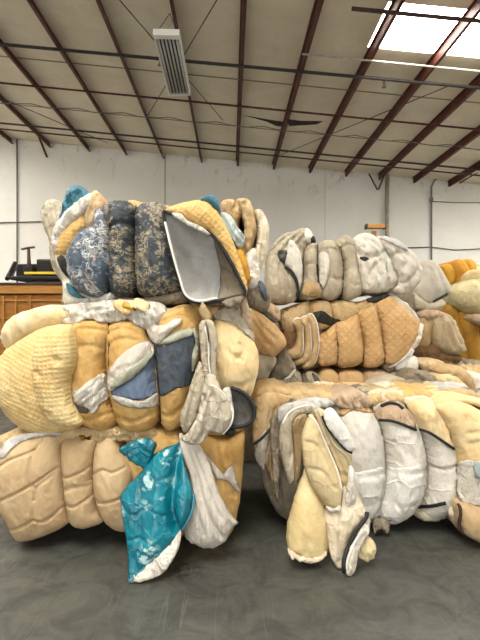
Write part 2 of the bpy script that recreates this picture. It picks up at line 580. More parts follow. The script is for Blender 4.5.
M['tan_cover'] = fabric('tan wool cover', '#d6b88a', '#c39f6c', stain='#ab8352', wrinkle=.7)
M['greige'] = fabric('grey beige cover', '#cfc3ab', '#bdb096', stain='#a3957b', wrinkle=.7)
M['greige_dark'] = fabric('dusty dark beige cover', '#a39681', '#8a7d68', stain='#6d6150', wrinkle=.9)
M['cream_cover'] = fabric('cream cover', '#e9dcc2', '#dccbab', stain='#c9b48f', pattern='net', k=10, pstr=.35, pdist=.02, wrinkle=.4)
M['white_cover'] = fabric('off white cover', '#f2ede2', '#e5decf', stain='#c8bda6', wrinkle=.8)
M['grey_quilt'] = fabric('pale grey quilted cover', '#eee8dd', '#e0d9cb', stain='#cbc1ae', pattern='net', k=7, pstr=.35, pdist=.02, wrinkle=.35)
M['grey_mesh'] = fabric('silver grey cover', '#e8e3da', '#dad4c9', stain='#c3b9a8', wrinkle=.3)
M['white_quilt'] = fabric('white quilted cover', '#f8f5ef', '#eeeae2', stain='#cbc5b8', pattern='net', k=5, pstr=.4, pdist=.02, wrinkle=.3)
M['grey_side'] = fabric('light grey felt', '#cdc5b6', '#bdb4a4', stain='#a89e8c', wrinkle=.35, pattern='ribs', k=130, pstr=.15, pdist=.003)
M['lining'] = fabric('grey lining', '#cbc9c5', '#bbb9b5', stain='#8d8a85', wrinkle=.35, spec=.3)
M['lining_dark'] = fabric('dark grey lining', '#6b6964', '#575550', stain='#45433f', wrinkle=.5)
M['charcoal'] = fabric('charcoal fabric', '#3a3936', '#2c2b29', wrinkle=.6)
M['navy'] = fabric('slate blue fabric', '#5b6672', '#4a545f', stain='#3e464f', wrinkle=.4)
M['leaf'] = fabric('worn cream quilting', '#ebd5a6', '#d8bf8b', stain='#c4a670', pattern='net', k=6, pstr=.25, pdist=.018, wrinkle=.25)
M['greige_quilt'] = fabric('grey beige quilting', '#d8cdb9', '#c6baa3', stain='#aa9c82', pattern='net', k=11, pstr=.5, pdist=.018, wrinkle=.5)
M['dusty'] = fabric('dusty tan plastic', '#d3bc99', '#bfa680', stain='#a88e68', wrinkle=.8, rough=.5, spec=.4)
M['blue'] = fabric('dusty blue fabric', '#7d92ad', '#6b809c', stain='#5d7089', wrinkle=.5)
M['sage'] = fabric('grey green tape', '#bfc0aa', '#abad96', wrinkle=.4, rough=.6)
M['skyblue'] = fabric('pale blue satin', '#a9c0c9', '#c3d0cf', stain='#d8d2c0', rough=.55, wrinkle=.6, spec=.4)
M['cyan'] = fabric('turquoise satin', '#3f8ba3', '#2f7690', stain='#6fb0bf', rough=.45, wrinkle=.8, spec=.5)
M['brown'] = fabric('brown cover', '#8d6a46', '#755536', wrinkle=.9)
M['pinkish'] = fabric('pink beige satin', '#dcc0a0', '#cdaa88', wrinkle=.9, rough=.6)
M['mustard'] = fabric('mustard yellow foam', '#e0ab3e', '#cb9228', stain='#b57f20', wrinkle=.5)
M['ochre'] = fabric('ochre foam', '#c5902f', '#a97722', stain='#8c611a', wrinkle=.7)
M['orange'] = fabric('orange foam', '#dd9a34', '#cc8526', stain='#b5721d', wrinkle=.5)
M['cream_bag'] = fabric('cream cloth', '#eadcae', '#dcc98f', stain='#c8b478', wrinkle=.9)
M['film'] = film('cloudy white plastic film', '#e8e6e2', .62, .28)
M['film_thick'] = film('dusty clear plastic', '#e4ded3', .86, .35)
M['gauze'] = film('white gauze', '#ded6ca', .88, .8)
M['floral'] = floral('dark floral ticking', '#3a4044', ('#7a6f5c', '#8f8068', '#566470'), '#a3957c', scale=11)
M['floral_light'] = floral('blue floral ticking', '#4a5763', ('#8796a5', '#b39e92', '#66798c'), '#c4c2be', rough=.4, scale=11)
M['black'] = plain('black piping', '#1d1c1b', .6)
M['brown_piping'] = plain('dark brown piping', '#3b2a22', .6)
M['white_piping'] = plain('white piping', '#e3dfd6', .7)
M['seam_line'] = plain('dark seam line', '#2b2723', .5, .6)


def teal_mat():
    N = NT('teal satin with pale flowers'); uv = N.coord('UV')
    wn = N.n('ShaderNodeTexNoise'); N.lk(uv, wn.inputs['Vector']); wn.inputs['Scale'].default_value = 26; wn.inputs['Detail'].default_value = 3
    wd = N.n('ShaderNodeVectorMath', operation='MULTIPLY_ADD')
    N.lk(wn.outputs['Color'], wd.inputs[0]); wd.inputs[1].default_value = (.06, .06, 0); N.lk(uv, wd.inputs[2])
    v = wd.outputs[0]
    spot = N.ramp(N.vor(v, 5.2, 'F1', .9), [(.28, 1.), (.4, 0.)])
    pet = N.ramp(N.vor(v, 24, 'F1', 1.), [(.42, 1.), (.55, 0.)])
    col = N.mix(N.ramp(N.noise(uv, 6, 4), [(.35, 0.), (.65, 1.)]), '#0b7c8e', '#066274')
    col = N.mix(N.math('MULTIPLY', N.math('MULTIPLY', spot, pet), .8), col, '#b4d2d2')
    q = N.vor(v, 7.5, 'DISTANCE_TO_EDGE', .9)
    nrm = N.bump(N.ramp(q, [(0., 0.), (.05, .8), (.3, 1.)]), .45, .014)
    w1 = N.noise(uv, 16, 4, .6, 1.2)
    nrm = N.bump(N.math('ABSOLUTE', N.math('SUBTRACT', w1, .5)), .22, .03, nrm)
    return N.done(col, .3, nrm, .5)


M['teal'] = teal_mat()

# ------------------------------------------------------------------ the hall
ROOFA, ROOFB = 8.12, -.0975           # roof height over x


def roof(x): return ROOFA + ROOFB * x


def floor_mat():
    N = NT('worn concrete'); v = N.coord('Object')
    a = N.noise(v, .9, 6, .62, .4); b = N.noise(v, 5, 6, .7, .8)
    col = N.mix(N.ramp(a, [(.3, 0.), (.7, 1.)]), '#3c3d39', '#55564f')
    col = N.mix(N.math('MULTIPLY', N.ramp(b, [(.42, 0.), (.62, 1.)]), .75), col, '#2f302d')
    for i, (rot, sx, seed) in enumerate(((.5, 3.2, 1), (-.8, 2.6, 5), (1.3, 3.4, 9), (-.2, 2.4, 13), (2.2, 3., 21))):
        s = N.noise(N.mapping(v, sc=(sx, .07, 1), rot=(0, 0, rot), loc=(seed, seed * 2, 0)), 2.0, 1, .4, .08)
        line = N.ramp(N.math('ABSOLUTE', N.math('SUBTRACT', s, .5)), [(0., 1.), (.0035, 0.)])
        gate = N.ramp(N.noise(N.mapping(v, loc=(seed * 3, 0, 0)), 2.6, 3), [(.48, 0.), (.6, 1.)])
        col = N.mix(N.math('MULTIPLY', N.math('MULTIPLY', line, gate), .42), col, '#73726b' if i != 2 else '#232423')
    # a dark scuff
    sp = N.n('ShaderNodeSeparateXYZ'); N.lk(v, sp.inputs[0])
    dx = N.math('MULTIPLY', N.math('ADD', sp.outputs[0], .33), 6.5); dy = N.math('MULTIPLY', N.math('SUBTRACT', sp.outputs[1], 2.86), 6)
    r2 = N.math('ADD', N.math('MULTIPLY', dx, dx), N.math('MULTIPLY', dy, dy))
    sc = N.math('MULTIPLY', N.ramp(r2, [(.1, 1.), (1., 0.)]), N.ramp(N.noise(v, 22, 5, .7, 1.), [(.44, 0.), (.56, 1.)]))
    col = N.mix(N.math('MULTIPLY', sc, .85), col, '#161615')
    ro = N.ramp(b, [(.3, .42), (.7, .62)])
    nrm = N.bump(b, .12, .02)
    return N.done(col, ro, nrm, .45)


def wall_mat():
    N = NT('white painted concrete'); v = N.coord('Object')
    a = N.noise(v, .35, 5, .6); b = N.noise(v, 2.2, 6, .7, .6)
    col = N.mix(N.ramp(a, [(.3, 0.), (.7, 1.)]), '#dedbd4', '#e9e8e4')
    col = N.mix(N.math('MULTIPLY', N.ramp(b, [(.56, 0.), (.75, 1.)]), .25), col, '#c4bdb0')
    # peeled paint along the top of the wall
    sp = N.n('ShaderNodeSeparateXYZ'); N.lk(v, sp.inputs[0])
    top = N.math('SUBTRACT', N.math('ADD', ROOFA, N.math('MULTIPLY', sp.outputs[0], ROOFB)), sp.outputs[2])
    band = N.ramp(N.math('DIVIDE', top, 1.6), [(.05, 1.), (1., 0.)])
    c2 = N.noise(N.mapping(v, sc=(1.4, 1, .7)), 1.5, 7, .68, 1.2)
    pk = N.math('MULTIPLY', band, N.ramp(c2, [(.60, 0.), (.63, 1.)]))
    col = N.mix(N.math('MULTIPLY', pk, .55), col, '#aaa294')
    cr = N.ramp(N.math('ABSOLUTE', N.math('SUBTRACT', c2, .60)), [(0., 1.), (.008, 0.)])
    col = N.mix(N.math('MULTIPLY', N.math('MULTIPLY', cr, band), .8), col, '#6f675c')
    sm = N.ramp(N.noise(N.mapping(v, sc=(.25, 1, 2.2)), 1.1, 5, .6), [(.6, 0.), (.72, 1.)])
    col = N.mix(N.math('MULTIPLY', sm, .18), col, '#b4ab9c')
    return N.done(col, .8, N.bump(b, .12, .02), .2)


def ceil_mat():
    N = NT('aged plywood roof deck'); v = N.coord('Object')
    a = N.noise(v, 1.1, 6, .65, .6); b = N.noise(v, 4, 5, .7)
    col = N.mix(N.ramp(a, [(.3, 0.), (.7, 1.)]), '#dccfb6', '#e8dec9')
    col = N.mix(N.math('MULTIPLY', N.ramp(b, [(.55, 0.), (.75, 1.)]), .35), col, '#c4b598')
    return N.done(col, .85, N.bump(a, .3, .05), .2)


def wood_mat(name, c1, c2, sc=(1, 1, 1)):
    N = NT(name); v = N.mapping(N.coord('Object'), sc=sc)
    g = N.noise(v, 3., 6, .65, 1.5)
    f = N.noise(N.coord('Object'), 40, 3)
    col = N.mix(N.ramp(g, [(.35, 0.), (.65, 1.)]), c1, c2)
    return N.done(col, .6, N.bump(f, .1, .004), .3)


MF, MW, MC = floor_mat(), wall_mat(), ceil_mat()
M['steel'] = plain('dark red primed steel', '#5c2f26', .55, 0, '#482219', .3, 4)
M['rust'] = plain('brown pipe', '#4b3a31', .55, 0, '#392a23', .4)
M['galv'] = plain('grey conduit', '#7c7b78', .5, .3, '#6a6966')
M['dark_pipe'] = plain('dark pipe', '#3a332f', .5, 0, '#2c2623')
M['white_metal'] = plain('white enamel', '#e9e8e2', .45)
M['grey_pipe'] = plain('grey painted pipe', '#b3aea4', .6, 0, '#9c968b')
M['wood'] = wood_mat('varnished plywood', '#a87338', '#8d5c26', (1, 1, 6))
M['wood_rail'] = wood_mat('light timber', '#b78344', '#9d6c32', (1, 1, 8))
M['black_metal'] = plain('black enamelled steel', '#191817', .45)
M['yellow'] = plain('yellow enamel', '#e2c22e', .45)
M['tube'] = plain('fluorescent tube glass', '#efeee8', .25)
M['louver'] = plain('grey reflector', '#8d8c88', .4, .5)

XL, XR, YB, YF = -15., 15., 20., -8.


def struct(o): return tag(o, kind='structure')


def slab(name, lo, hi, mat):
    c = [(a + b) / 2 for a, b in zip(lo, hi)]; s = [b - a for a, b in zip(lo, hi)]
    return struct(box(None, name, c, s, mat))


slab('floor', (XL - .2, YF - 6, -.2), (XR + .2, YB + .2, 0), MF)


def wall_poly(name, p0, p1, th, mat, holes=None):
    """A wall that follows the slope of the roof."""
    (x0, y0), (x1, y1) = p0, p1
    d = Vector((x1 - x0, y1 - y0, 0)).normalized(); nrm = Vector((d.y, -d.x, 0)) * th
    a = [Vector((x0, y0, 0)), Vector((x1, y1, 0)), Vector((x1, y1, roof(x1))), Vector((x0, y0, roof(x0)))]
    vs = a + [v + nrm for v in a]
    fs = [(0, 1, 2, 3), (7, 6, 5, 4), (0, 4, 5, 1), (1, 5, 6, 2), (2, 6, 7, 3), (3, 7, 4, 0)]
    return struct(poly_mesh(None, name, vs, fs, mat))


wall_poly('wall_back', (XR, YB), (XL, YB), .2, MW)
wall_poly('wall_left', (XL, YB), (XL, YF), .2, MW)
wall_poly('wall_right', (XR, YF), (XR, YB), .2, MW)
# front wall with an assumed open loading door behind the camera, for light
DX0, DX1, DZ = -6., 7., 5.6
for nm, x0, x1 in (('wall_front', XL, DX0), ('wall_front_side', DX1, XR)):
    wall_poly(nm, (x0, YF), (x1, YF), .2, MW)
vs = []
for y in (YF, YF - .2):
    vs += [Vector((DX0, y, DZ)), Vector((DX1, y, DZ)), Vector((DX1, y, roof(DX1))), Vector((DX0, y, roof(DX0)))]
struct(poly_mesh(None, 'wall_front_lintel', vs, [(0, 1, 2, 3), (7, 6, 5, 4), (0, 4, 5, 1), (1, 5, 6, 2), (2, 6, 7, 3), (3, 7, 4, 0)], MW))

# roof deck with rectangular glazed openings: one visible skylight, others unseen, added for light
PX = [-23, 12, 50, 89, 126, 163, 201, 237, 273, 309, 345, 378.5, 413, 448, 484]
def purlin_x(px, y):
    return (px - CX) / F * 20. + .0188 * (20. - y)
SKY = [(2.96, 6.15, 9.55, 11.15), (-8.9, -6.1, 2.5, 7.), (6.6, 9.6, 2.6, 7.2), (10.6, 13.2, 8., 15.5), (-2.6, .4, -3.5, 1.8), (-13.5, -11., 9., 16.)]
xs = sorted({XL - .2, XR + .2, *[v for s in SKY for v in s[:2]]})
ys = sorted({YF - .2, YB + .2, *[v for s in SKY for v in s[2:]]})
bm = bmesh.new(); vd = {}
def vget(x, y, k):
    if (x, y, k) not in vd: vd[(x, y, k)] = bm.verts.new((x, y, roof(x) + k * .12))
    return vd[(x, y, k)]
def is_open(i, j):
    if i < 0 or j < 0 or i >= len(xs) - 1 or j >= len(ys) - 1: return True
    x, y = (xs[i] + xs[i + 1]) / 2, (ys[j] + ys[j + 1]) / 2
    return any(s[0] < x < s[1] and s[2] < y < s[3] for s in SKY)
for i in range(len(xs) - 1):
    for j in range(len(ys) - 1):
        if is_open(i, j): continue
        c = [(xs[i], ys[j]), (xs[i + 1], ys[j]), (xs[i + 1], ys[j + 1]), (xs[i], ys[j + 1])]
        bm.faces.new([vget(*p, 0) for p in c][::-1]); bm.faces.new([vget(*p, 1) for p in c])
        for k, (di, dj) in enumerate(((0, -1), (1, 0), (0, 1), (-1, 0))):
            if is_open(i + di, j + dj):
                p, q = c[k], c[(k + 1) % 4]
                bm.faces.new([vget(*p, 0), vget(*q, 0), vget(*q, 1), vget(*p, 1)])
me = bpy.data.meshes.new('ceiling'); bm.to_mesh(me); bm.free()
struct(link('ceiling', me, MC))
N = NT('bright skylight and fill panel')
N.b.inputs['Emission Color'].default_value = lin('#fffaf0'); N.b.inputs['Emission Strength'].default_value = SKY_E = 18.
N.done('#e9e6dc', .5)
for k, (x0, x1, y0, y1) in enumerate(SKY):  # only the first panel is in view; the rest are added light
    vs = [(x, y, roof(x) + z) for z in (.03, .06) for x, y in ((x0, y0), (x1, y0), (x1, y1), (x0, y1))]
    o = poly_mesh(None, f'skylight_fill_{k + 1}', vs, [(3, 2, 1, 0), (4, 5, 6, 7), (0, 1, 5, 4), (1, 2, 6, 5), (2, 3, 7, 6), (3, 0, 4, 7)], N.m)
    struct(o)

# deck panel seams: thin battens where the roof sheets meet
for k, y in enumerate((13.2, 16.4, 8.4, 6.2)):
    vs = []
    for z in (0, -.015):
        for x, yy in ((XL, y - .02), (XR, y - .02), (XR, y + .02), (XL, y + .02)): vs.append((x, yy, roof(x) + z))
    struct(poly_mesh(None, f'trim_{k + 1}', vs, [(0, 1, 2, 3), (7, 6, 5, 4), (0, 4, 5, 1), (1, 5, 6, 2), (2, 6, 7, 3), (3, 7, 4, 0)], plain('roof batten', '#8f8068', .8)))

# purlins: cold formed Z sections, one each
ORD = ['first', 'second', 'third', 'fourth', 'fifth', 'sixth', 'seventh', 'eighth', 'ninth', 'tenth', 'eleventh', 'twelfth', 'thirteenth', 'fourteenth', 'fifteenth']
for k, px in enumerate(PX):
    xa, xb = purlin_x(px, YB), purlin_x(px, 1.)
    prof = [(-.055, 0), (.006, 0), (.006, -.215), (.06, -.215), (.06, -.185), (.068, -.185), (.068, -.223), (-.002, -.223), (-.002, -.008), (-.055, -.008)]
    vs = []
    for x, y in ((xa, YB - .01), (xb, 1.)):
        for dx, dz in prof: vs.append((x + dx, y, roof(x) + ROOFB * dx + dz - .002))
    n = len(prof)
    fs = [(i, (i + 1) % n, n + (i + 1) % n, n + i) for i in range(n)] + [tuple(range(n))[::-1], tuple(range(n, 2 * n))]
    o = poly_mesh(None, 'roof_beam', vs, fs, M['steel'])
    tag(o, f'dark red steel roof beam, {ORD[k]} from the left along the top of the back wall', 'beam', 'dark red roof beams', 'structure')


def line3(name, P, r, mat, label, cat, group=None, seg=8):
    return tag(tube(None, name, P, r, mat, seg), label, cat, group)


def under(x, y, dz): return Vector((x, y, roof(x) - dz))


# pipes and cables that cross under the roof beams
line3('sprinkler_pipe', [under(x, 12.0 - .012 * x, .272) for x in np.linspace(-14.8, 14.8, 12)], .04, M['dark_pipe'],
      'dark sprinkler pipe crossing under the roof beams just behind the hanging light', 'pipe')
line3('bridging_rod', [under(x, 14.3, .252) for x in np.linspace(-14.8, 14.8, 8)], .03, M['steel'],
      'thin reddish rod crossing the roof beams between the two dark pipes', 'rod')
line3('roof_cable', [under(x, 15.6, .3 + .05 * math.cos(x * 4.1)) for x in np.linspace(-14.8, 14.8, 60)], .014, M['galv'],
      'sagging grey cable strung under the roof beams between rod and far pipes', 'cable')
line3('sprinkler_pipe', [under(x, 17.6, .256) for x in np.linspace(-14.8, 14.8, 12)], .034, M['dark_pipe'],
      'upper of the two dark pipes running along the top of the back wall', 'pipe')
line3('sprinkler_pipe', [under(x, 17.8, .40) for x in np.linspace(-14.8, 14.8, 12)], .028, M['rust'],
      'lower brown pipe of the pair along the top of the back wall', 'pipe')
line3('conduit', [under(x, 11.25, .244) for x in np.linspace(1.45, 14.8, 8)], .022, M['grey_pipe'],
      'thin pale conduit crossing right below the bright skylight', 'conduit')
line3('sprinkler_pipe', [under(x, 9.45, .275) for x in np.linspace(2.2, 14.8, 8)], .04, M['rust'],
      'brown pipe along the near edge of the bright skylight', 'pipe')
line3('brace_rod', [under(-2.95, 9.0, .1), under(-.55, 15.3, .3)], .012, M['dark_pipe'], 'thin diagonal brace rod slanting right past the hanging light', 'rod')
line3('brace_rod', [under(.35, 7.9, .1), under(-3.1, 15.8, .3)], .012, M['dark_pipe'], 'thin diagonal brace rod slanting left past the hanging light', 'rod')
line3('brace_rod', [under(5.2, 11.9, .3), under(1.55, 17.9, .3)], .013, M['dark_pipe'], 'thin diagonal brace rod slanting left below the bright skylight', 'rod')
line3('brace_rod', [under(-9.2, 13.2, .3), under(-5.1, 18.5, .3)], .013, M['dark_pipe'], 'thin diagonal brace rod among the beams above the wooden crate', 'rod')

# sprinkler heads on the near pipe
for px, nm in ((3.6, 'small sprinkler head on the dark pipe under the bright skylight'), (-2.0, 'small sprinkler head on the dark pipe left of the hanging light')):
    t = thing('fire_sprinkler', under(px, 12., .3), nm, 'sprinkler')
    tube(t, 'stem', [under(px, 12., .3), under(px, 12., .44)], .02, M['dark_pipe'])
    tube(t, 'deflector', [under(px, 12., .44), under(px, 12., .455)], .06, M['galv'], 10)

# flange braces
for (x0, xm, dx, lab) in ((-8.1, -8.0, .45, 'dark red brace from a roof beam down to the wall above the wooden crate'),):
    P0 = Vector(W(35, 127, 18.9)); P1 = Vector(W(47, 157, 19.93))
    line3('wall_brace', [P0, P1], .045, M['steel'], lab, 'brace')
t = thing('wall_brace', W(378, 190, 19.9), 'V shaped dark brace under the roof beam beside the white wall pipe', 'brace')
tube(t, 'strut', [W(369, 174, 19.2), W(377.3, 189.5, 19.93)], .03, M['steel'])
tube(t, 'strut', [W(385.5, 172, 19.2), W(378.5, 189.5, 19.93)], .03, M['steel'])
line3('wall_brace', [W(460, 183, 19.9), W(478, 172, 18.6)], .03, M['steel'], 'short slanting dark brace at the right end of the back wall', 'brace')

# conduits on the back wall
line3('conduit', [W(17, 136, 19.93), W(17, 222, 19.93), W(17, 330, 19.93)], .03, M['galv'], 'dark upright conduit on the wall above the wooden crate', 'conduit')
line3('conduit', [W(-8, 223, 19.94), W(46, 221.5, 19.94), W(90, 222, 19.94)], .022, M['dark_pipe'], 'level dark conduit crossing the wall above the wooden crate', 'conduit')
line3('wall_pipe', [W(387.3, 172, 19.86), W(387.3, 330, 19.86)], .085, M['grey_pipe'], 'thick grey white pipe on the back wall above the right stack', 'pipe')
t = thing('wall_conduit', W(431, 300, 19.9), 'dark upright conduit on the back wall above the far right bales', 'conduit')
tube(t, 'conduit_run', [W(431.5, 330, 19.92), W(431.5, 187, 19.92), W(434, 181, 19.9), W(446, 172, 19.8), W(470, 168, 19.2)], .035, M['galv'])
box(t, 'junction_box', W(431.5, 200, 19.9), (.13, .1, .2), M['galv'], bev=.01)
line3('wall_cable', [W(433, 201.5, 19.94), W(455, 202.5, 19.94), W(500, 203, 19.94)], .02, M['galv'], 'level grey cable on the wall, upper one at the right edge', 'cable')
line3('wall_cable', [W(405, 248, 19.94), W(431, 247, 19.94), W(455, 250, 19.94), W(500, 248, 19.94)], .02, M['dark_pipe'], 'slack dark cable on the wall just over the far right bales', 'cable')
# panel joint
for k, px in enumerate((165, 325)):
    a, b = W(px, 350, 19.985), W(px, 150 if k == 0 else 165, 19.985)
    struct(box(None, f'trim_{5 + k}', ((a.x + b.x) / 2, 19.99, roof(a.x) / 2), (.05 if k == 0 else .02, .02, roof(a.x) - .02), plain('joint sealant', '#a9a59c' if k == 0 else '#cfccc4', .8)))

# torn insulation hanging from the roof
t = thing('torn_insulation', under(1.7, 14.6, .1), 'dark torn strip of insulation hanging from the roof above the right stack', 'insulation')
def flap(P, nm):
    c = [W(x, y, d) for x, y, d in P]
    f = [v + Vector((0, .05, .03)) for v in c]; n = len(c)
    fs = [tuple(range(n)), tuple(range(n, 2 * n))[::-1]] + [(i, n + i, n + (i + 1) % n, (i + 1) % n) for i in range(n)]
    poly_mesh(t, nm, c + f, fs, plain('dark backing', '#2c2622', .8, 0, '#40362f'))
flap([(244, 115.5, 14.2), (270, 120, 14.1), (284, 122, 14.1), (281, 126.5, 14.0), (276, 126, 14.0), (266, 121.5, 14.1)], 'torn_sheet')
flap([(286, 119, 14.1), (300, 121, 14.1), (323, 121.5, 14.2), (316, 124.5, 14.1), (300, 125.5, 14.0), (289, 126, 14.0)], 'torn_sheet')

# the hanging fluorescent fixture
zf = 6.98
def fx(px, y): return (px - CX) / F * y
y0, y1 = 9.35, 12.25
A0, A1, B0, B1 = W(153.5, 36, y0), W(179.5, 36.5, y0), W(168.5, 95, y1), W(190.5, 94.5, y1)
t = thing('hanging_light', (A0 + B1) / 2, 'long white fluorescent fixture hanging below the roof', 'light')
dirv = ((B0 + B1) / 2 - (A0 + A1) / 2)
def at(u, v, z):     # u across 0..1, v along 0..1
    p = (A0 * (1 - u) + A1 * u) * (1 - v) + (B0 * (1 - u) + B1 * u) * v
    return Vector((p.x, p.y, p.z + z))
def bar(parent, name, u0, u1, v0, v1, z0, z1, mat):
    vs = [at(u, v, z) for z in (z0, z1) for u, v in ((u0, v0), (u1, v0), (u1, v1), (u0, v1))]
    return poly_mesh(parent, name, vs, [(3, 2, 1, 0), (4, 5, 6, 7), (0, 1, 5, 4), (1, 2, 6, 5), (2, 3, 7, 6), (3, 0, 4, 7)], mat)
bar(t, 'housing', .03, .97, .03, .99, .05, .12, M['louver'])
bar(t, 'frame_rail', 0, .06, 0, 1, -.03, .14, M['white_metal']); bar(t, 'frame_rail', .94, 1, 0, 1, -.03, .14, M['white_metal'])
bar(t, 'end_cap', 0, 1, -.035, .02, -.03, .09, M['white_metal']); bar(t, 'end_cap', 0, 1, .98, 1.0, -.03, .14, M['white_metal'])
for k in range(6):
    u = .14 + .144 * k
    tube(t, 'fluorescent_tube', [at(u, .03, .02), at(u, .97, .02)], .022, M['tube'])
    if k < 5: bar(t, 'divider', u + .063, u + .081, .03, .97, -.02, .06, M['dark_pipe'])
pk = at(.5, .12, .17); hk = Vector((purlin_x(201, 10.2) - .05, 10.2, roof(-1) - .2))
tube(t, 'hanger_wire', [at(.12, .05, .17), hk], .008, M['dark_pipe'], 6)
tube(t, 'hanger_wire', [at(.88, .05, .17), hk], .008, M['dark_pipe'], 6)
tube(t, 'hanger_wire', [at(.5, .93, .14), Vector((purlin_x(201, 12.) - .05, 12.0, roof(-1) - .2))], .008, M['dark_pipe'], 6)

# ------------------------------------------------------------------ things by the back wall
# plywood crate with machinery on top
yc = 9.6
t = thing('wooden_crate', W(20, 395, yc + .5), 'tall varnished plywood crate standing behind the left stack', 'crate')
zt = 2.21
x0, x1 = W(-40, 300, yc).x, W(120, 300, yc).x
box(t, 'crate_body', ((x0 + x1) / 2, yc + .63, (zt - .2) / 2), (x1 - x0, 1.2, zt - .2), M['wood'], bev=.01)
box(t, 'top_rail', ((x0 + x1) / 2, yc + .6, zt - .1), (x1 - x0 + .08, 1.3, .17), M['wood_rail'], bev=.012)
box(t, 'top_plate', ((x0 + x1) / 2, yc + .6, zt + .01), (x1 - x0 + .1, 1.34, .05), M['brown_piping'], bev=.01)
for px in (3.5, 16, 30, 62, -22):
    xx = W(px, 300, yc).x
    box(t, 'batten', (xx, yc + .015, 1.0), (.03 if px != 30 else .06, .06, 1.98), M['wood_rail'] if px != 30 else M['wood'], bev=.006)
box(t, 'cross_rail', ((x0 + x1) / 2, yc + .015, W(0, 300.5, yc).z), (x1 - x0, .05, .03), M['wood_rail'], bev=.006)
box(t, 'cross_rail', ((x0 + x1) / 2, yc + .015, W(0, 318, yc).z), (x1 - x0, .05, .03), M['wood_rail'], bev=.006)

zb = zt + .036
t = thing('machine_tray', W(28, 280, yc + .5), 'black machine tray with a yellow bar on top of the wooden crate', 'machine')
def mbox(name, px0, px1, py0, py1, y, dy, mat, **k):
    a, b = W(px0, py0, y), W(px1, py1, y)
    return box(t, name, ((a.x + b.x) / 2, y + dy / 2, (a.z + b.z) / 2), (b.x - a.x, dy, a.z - b.z), mat, **k)
mbox('tray_base', 8, 66, 276, 279.4, yc + .1, .9, M['black_metal'], bev=.01)
mbox('tray_back', 16, 62, 264, 277, yc + .8, .1, M['black_metal'], bev=.01)
mbox('motor_box', 36, 58, 259, 276, yc + .45, .4, M['black_metal'], bev=.03)
mbox('gear_box', 22, 32, 266, 276.5, yc + .4, .35, M['charcoal'], bev=.02)
mbox('guide_bar', 24, 62, 271.8, 274.2, yc + .12, .05, M['yellow'], bev=.006)
tube(t, 'side_rail', [W(7, 279, yc + .1), W(15, 263, yc + .55)], .045, M['black_metal'])
tube(t, 'side_rail', [W(12, 277, yc + .25), W(17, 265, yc + .7)], .025, M['galv'])
tube(t, 'lever', [W(29.5, 276, yc + .5), W(29, 262, yc + .5), W(28.6, 249, yc + .5)], [.05, .04, .03], M['rust'])
tube(t, 'lever_handle', [W(21.5, 249.3, yc + .5), W(28, 248, yc + .5), W(34.5, 247.2, yc + .5)], .025, M['rust'])

# wooden T shaped post
yt = 13.
t = thing('timber_post', (W(374, 0, yt).x, yt, 0), 'wooden T shaped post standing by the back wall behind the right stack', 'post')
a = W(374, 231, yt)
box(t, 'post', (a.x, yt, a.z / 2), (.12, .1, a.z), M['wood_rail'], bev=.01)
b0, b1 = W(365, 228.5, yt), W(385, 228.5, yt)
box(t, 'crossbar', ((b0.x + b1.x) / 2, yt - .05, W(0, 227, yt).z), (b1.x - b0.x, .2, .11), M['wood_rail'], bev=.015)
box(t, 'end_strap', (b0.x + .02, yt - .05, W(0, 227, yt).z), (.05, .215, .125), M['rust'], bev=.01)
box(t, 'end_strap', (b1.x - .02, yt - .05, W(0, 227, yt).z), (.05, .215, .125), M['rust'], bev=.01)

# ------------------------------------------------------------------ light and camera
def area(name, loc, rot, sx, sy, power, col):
    l = bpy.data.lights.new(name, 'AREA'); l.shape = 'RECTANGLE'; l.size = sx; l.size_y = sy; l.energy = power; l.color = col
    o = bpy.data.objects.new(name, l); COL.objects.link(o); o.location = loc; o.rotation_euler = rot
    return o


DOOR = area('door_fill', ((DX0 + DX1) / 2, YF - .3, DZ / 2), (math.radians(112), 0, 0), DX1 - DX0, DZ, 640, (1, .985, .96))  # unseen lamp added at the door, tilted up to brighten the ceiling
wd = bpy.data.worlds.new('sky'); SC.world = wd; wd.use_nodes = True
wd.node_tree.nodes['Background'].inputs[0].default_value = (1, .97, .92, 1)
wd.node_tree.nodes['Background'].inputs[1].default_value = .15

cam = bpy.data.cameras.new('camera'); co = bpy.data.objects.new('camera', cam); COL.objects.link(co)
co.location = (0, 0, CZ); co.rotation_euler = (math.radians(90), 0, 0)
cam.sensor_fit = 'VERTICAL'; cam.sensor_height = 24.; cam.lens = 24. * F / 640.; cam.clip_end = 200; cam.clip_start = .05
SC.camera = co
vs_ = SC.view_settings
SC.display_settings.display_device = 'sRGB'
vs_.view_transform = 'Standard'; vs_.look = 'None'; vs_.gamma = 1; vs_.use_curve_mapping = False
vs_.exposure = .35
# ------------------------------------------------------------------ the bales
WR = [(.012, 10, 70, 2.6)]            # soft wrinkles
WRS = [(.022, 8, 75, 3.0)]           # stronger
WRX = [(.032, 8, 60, 2.2)]           # crumpled
def seam_line(b, pts, on, lift=.4, r=.0045):  # added dark strand standing in for the shadow line in a seam
    return piping(b, pts, on, r, M['seam_line'], 'seam_shade_line', lift)

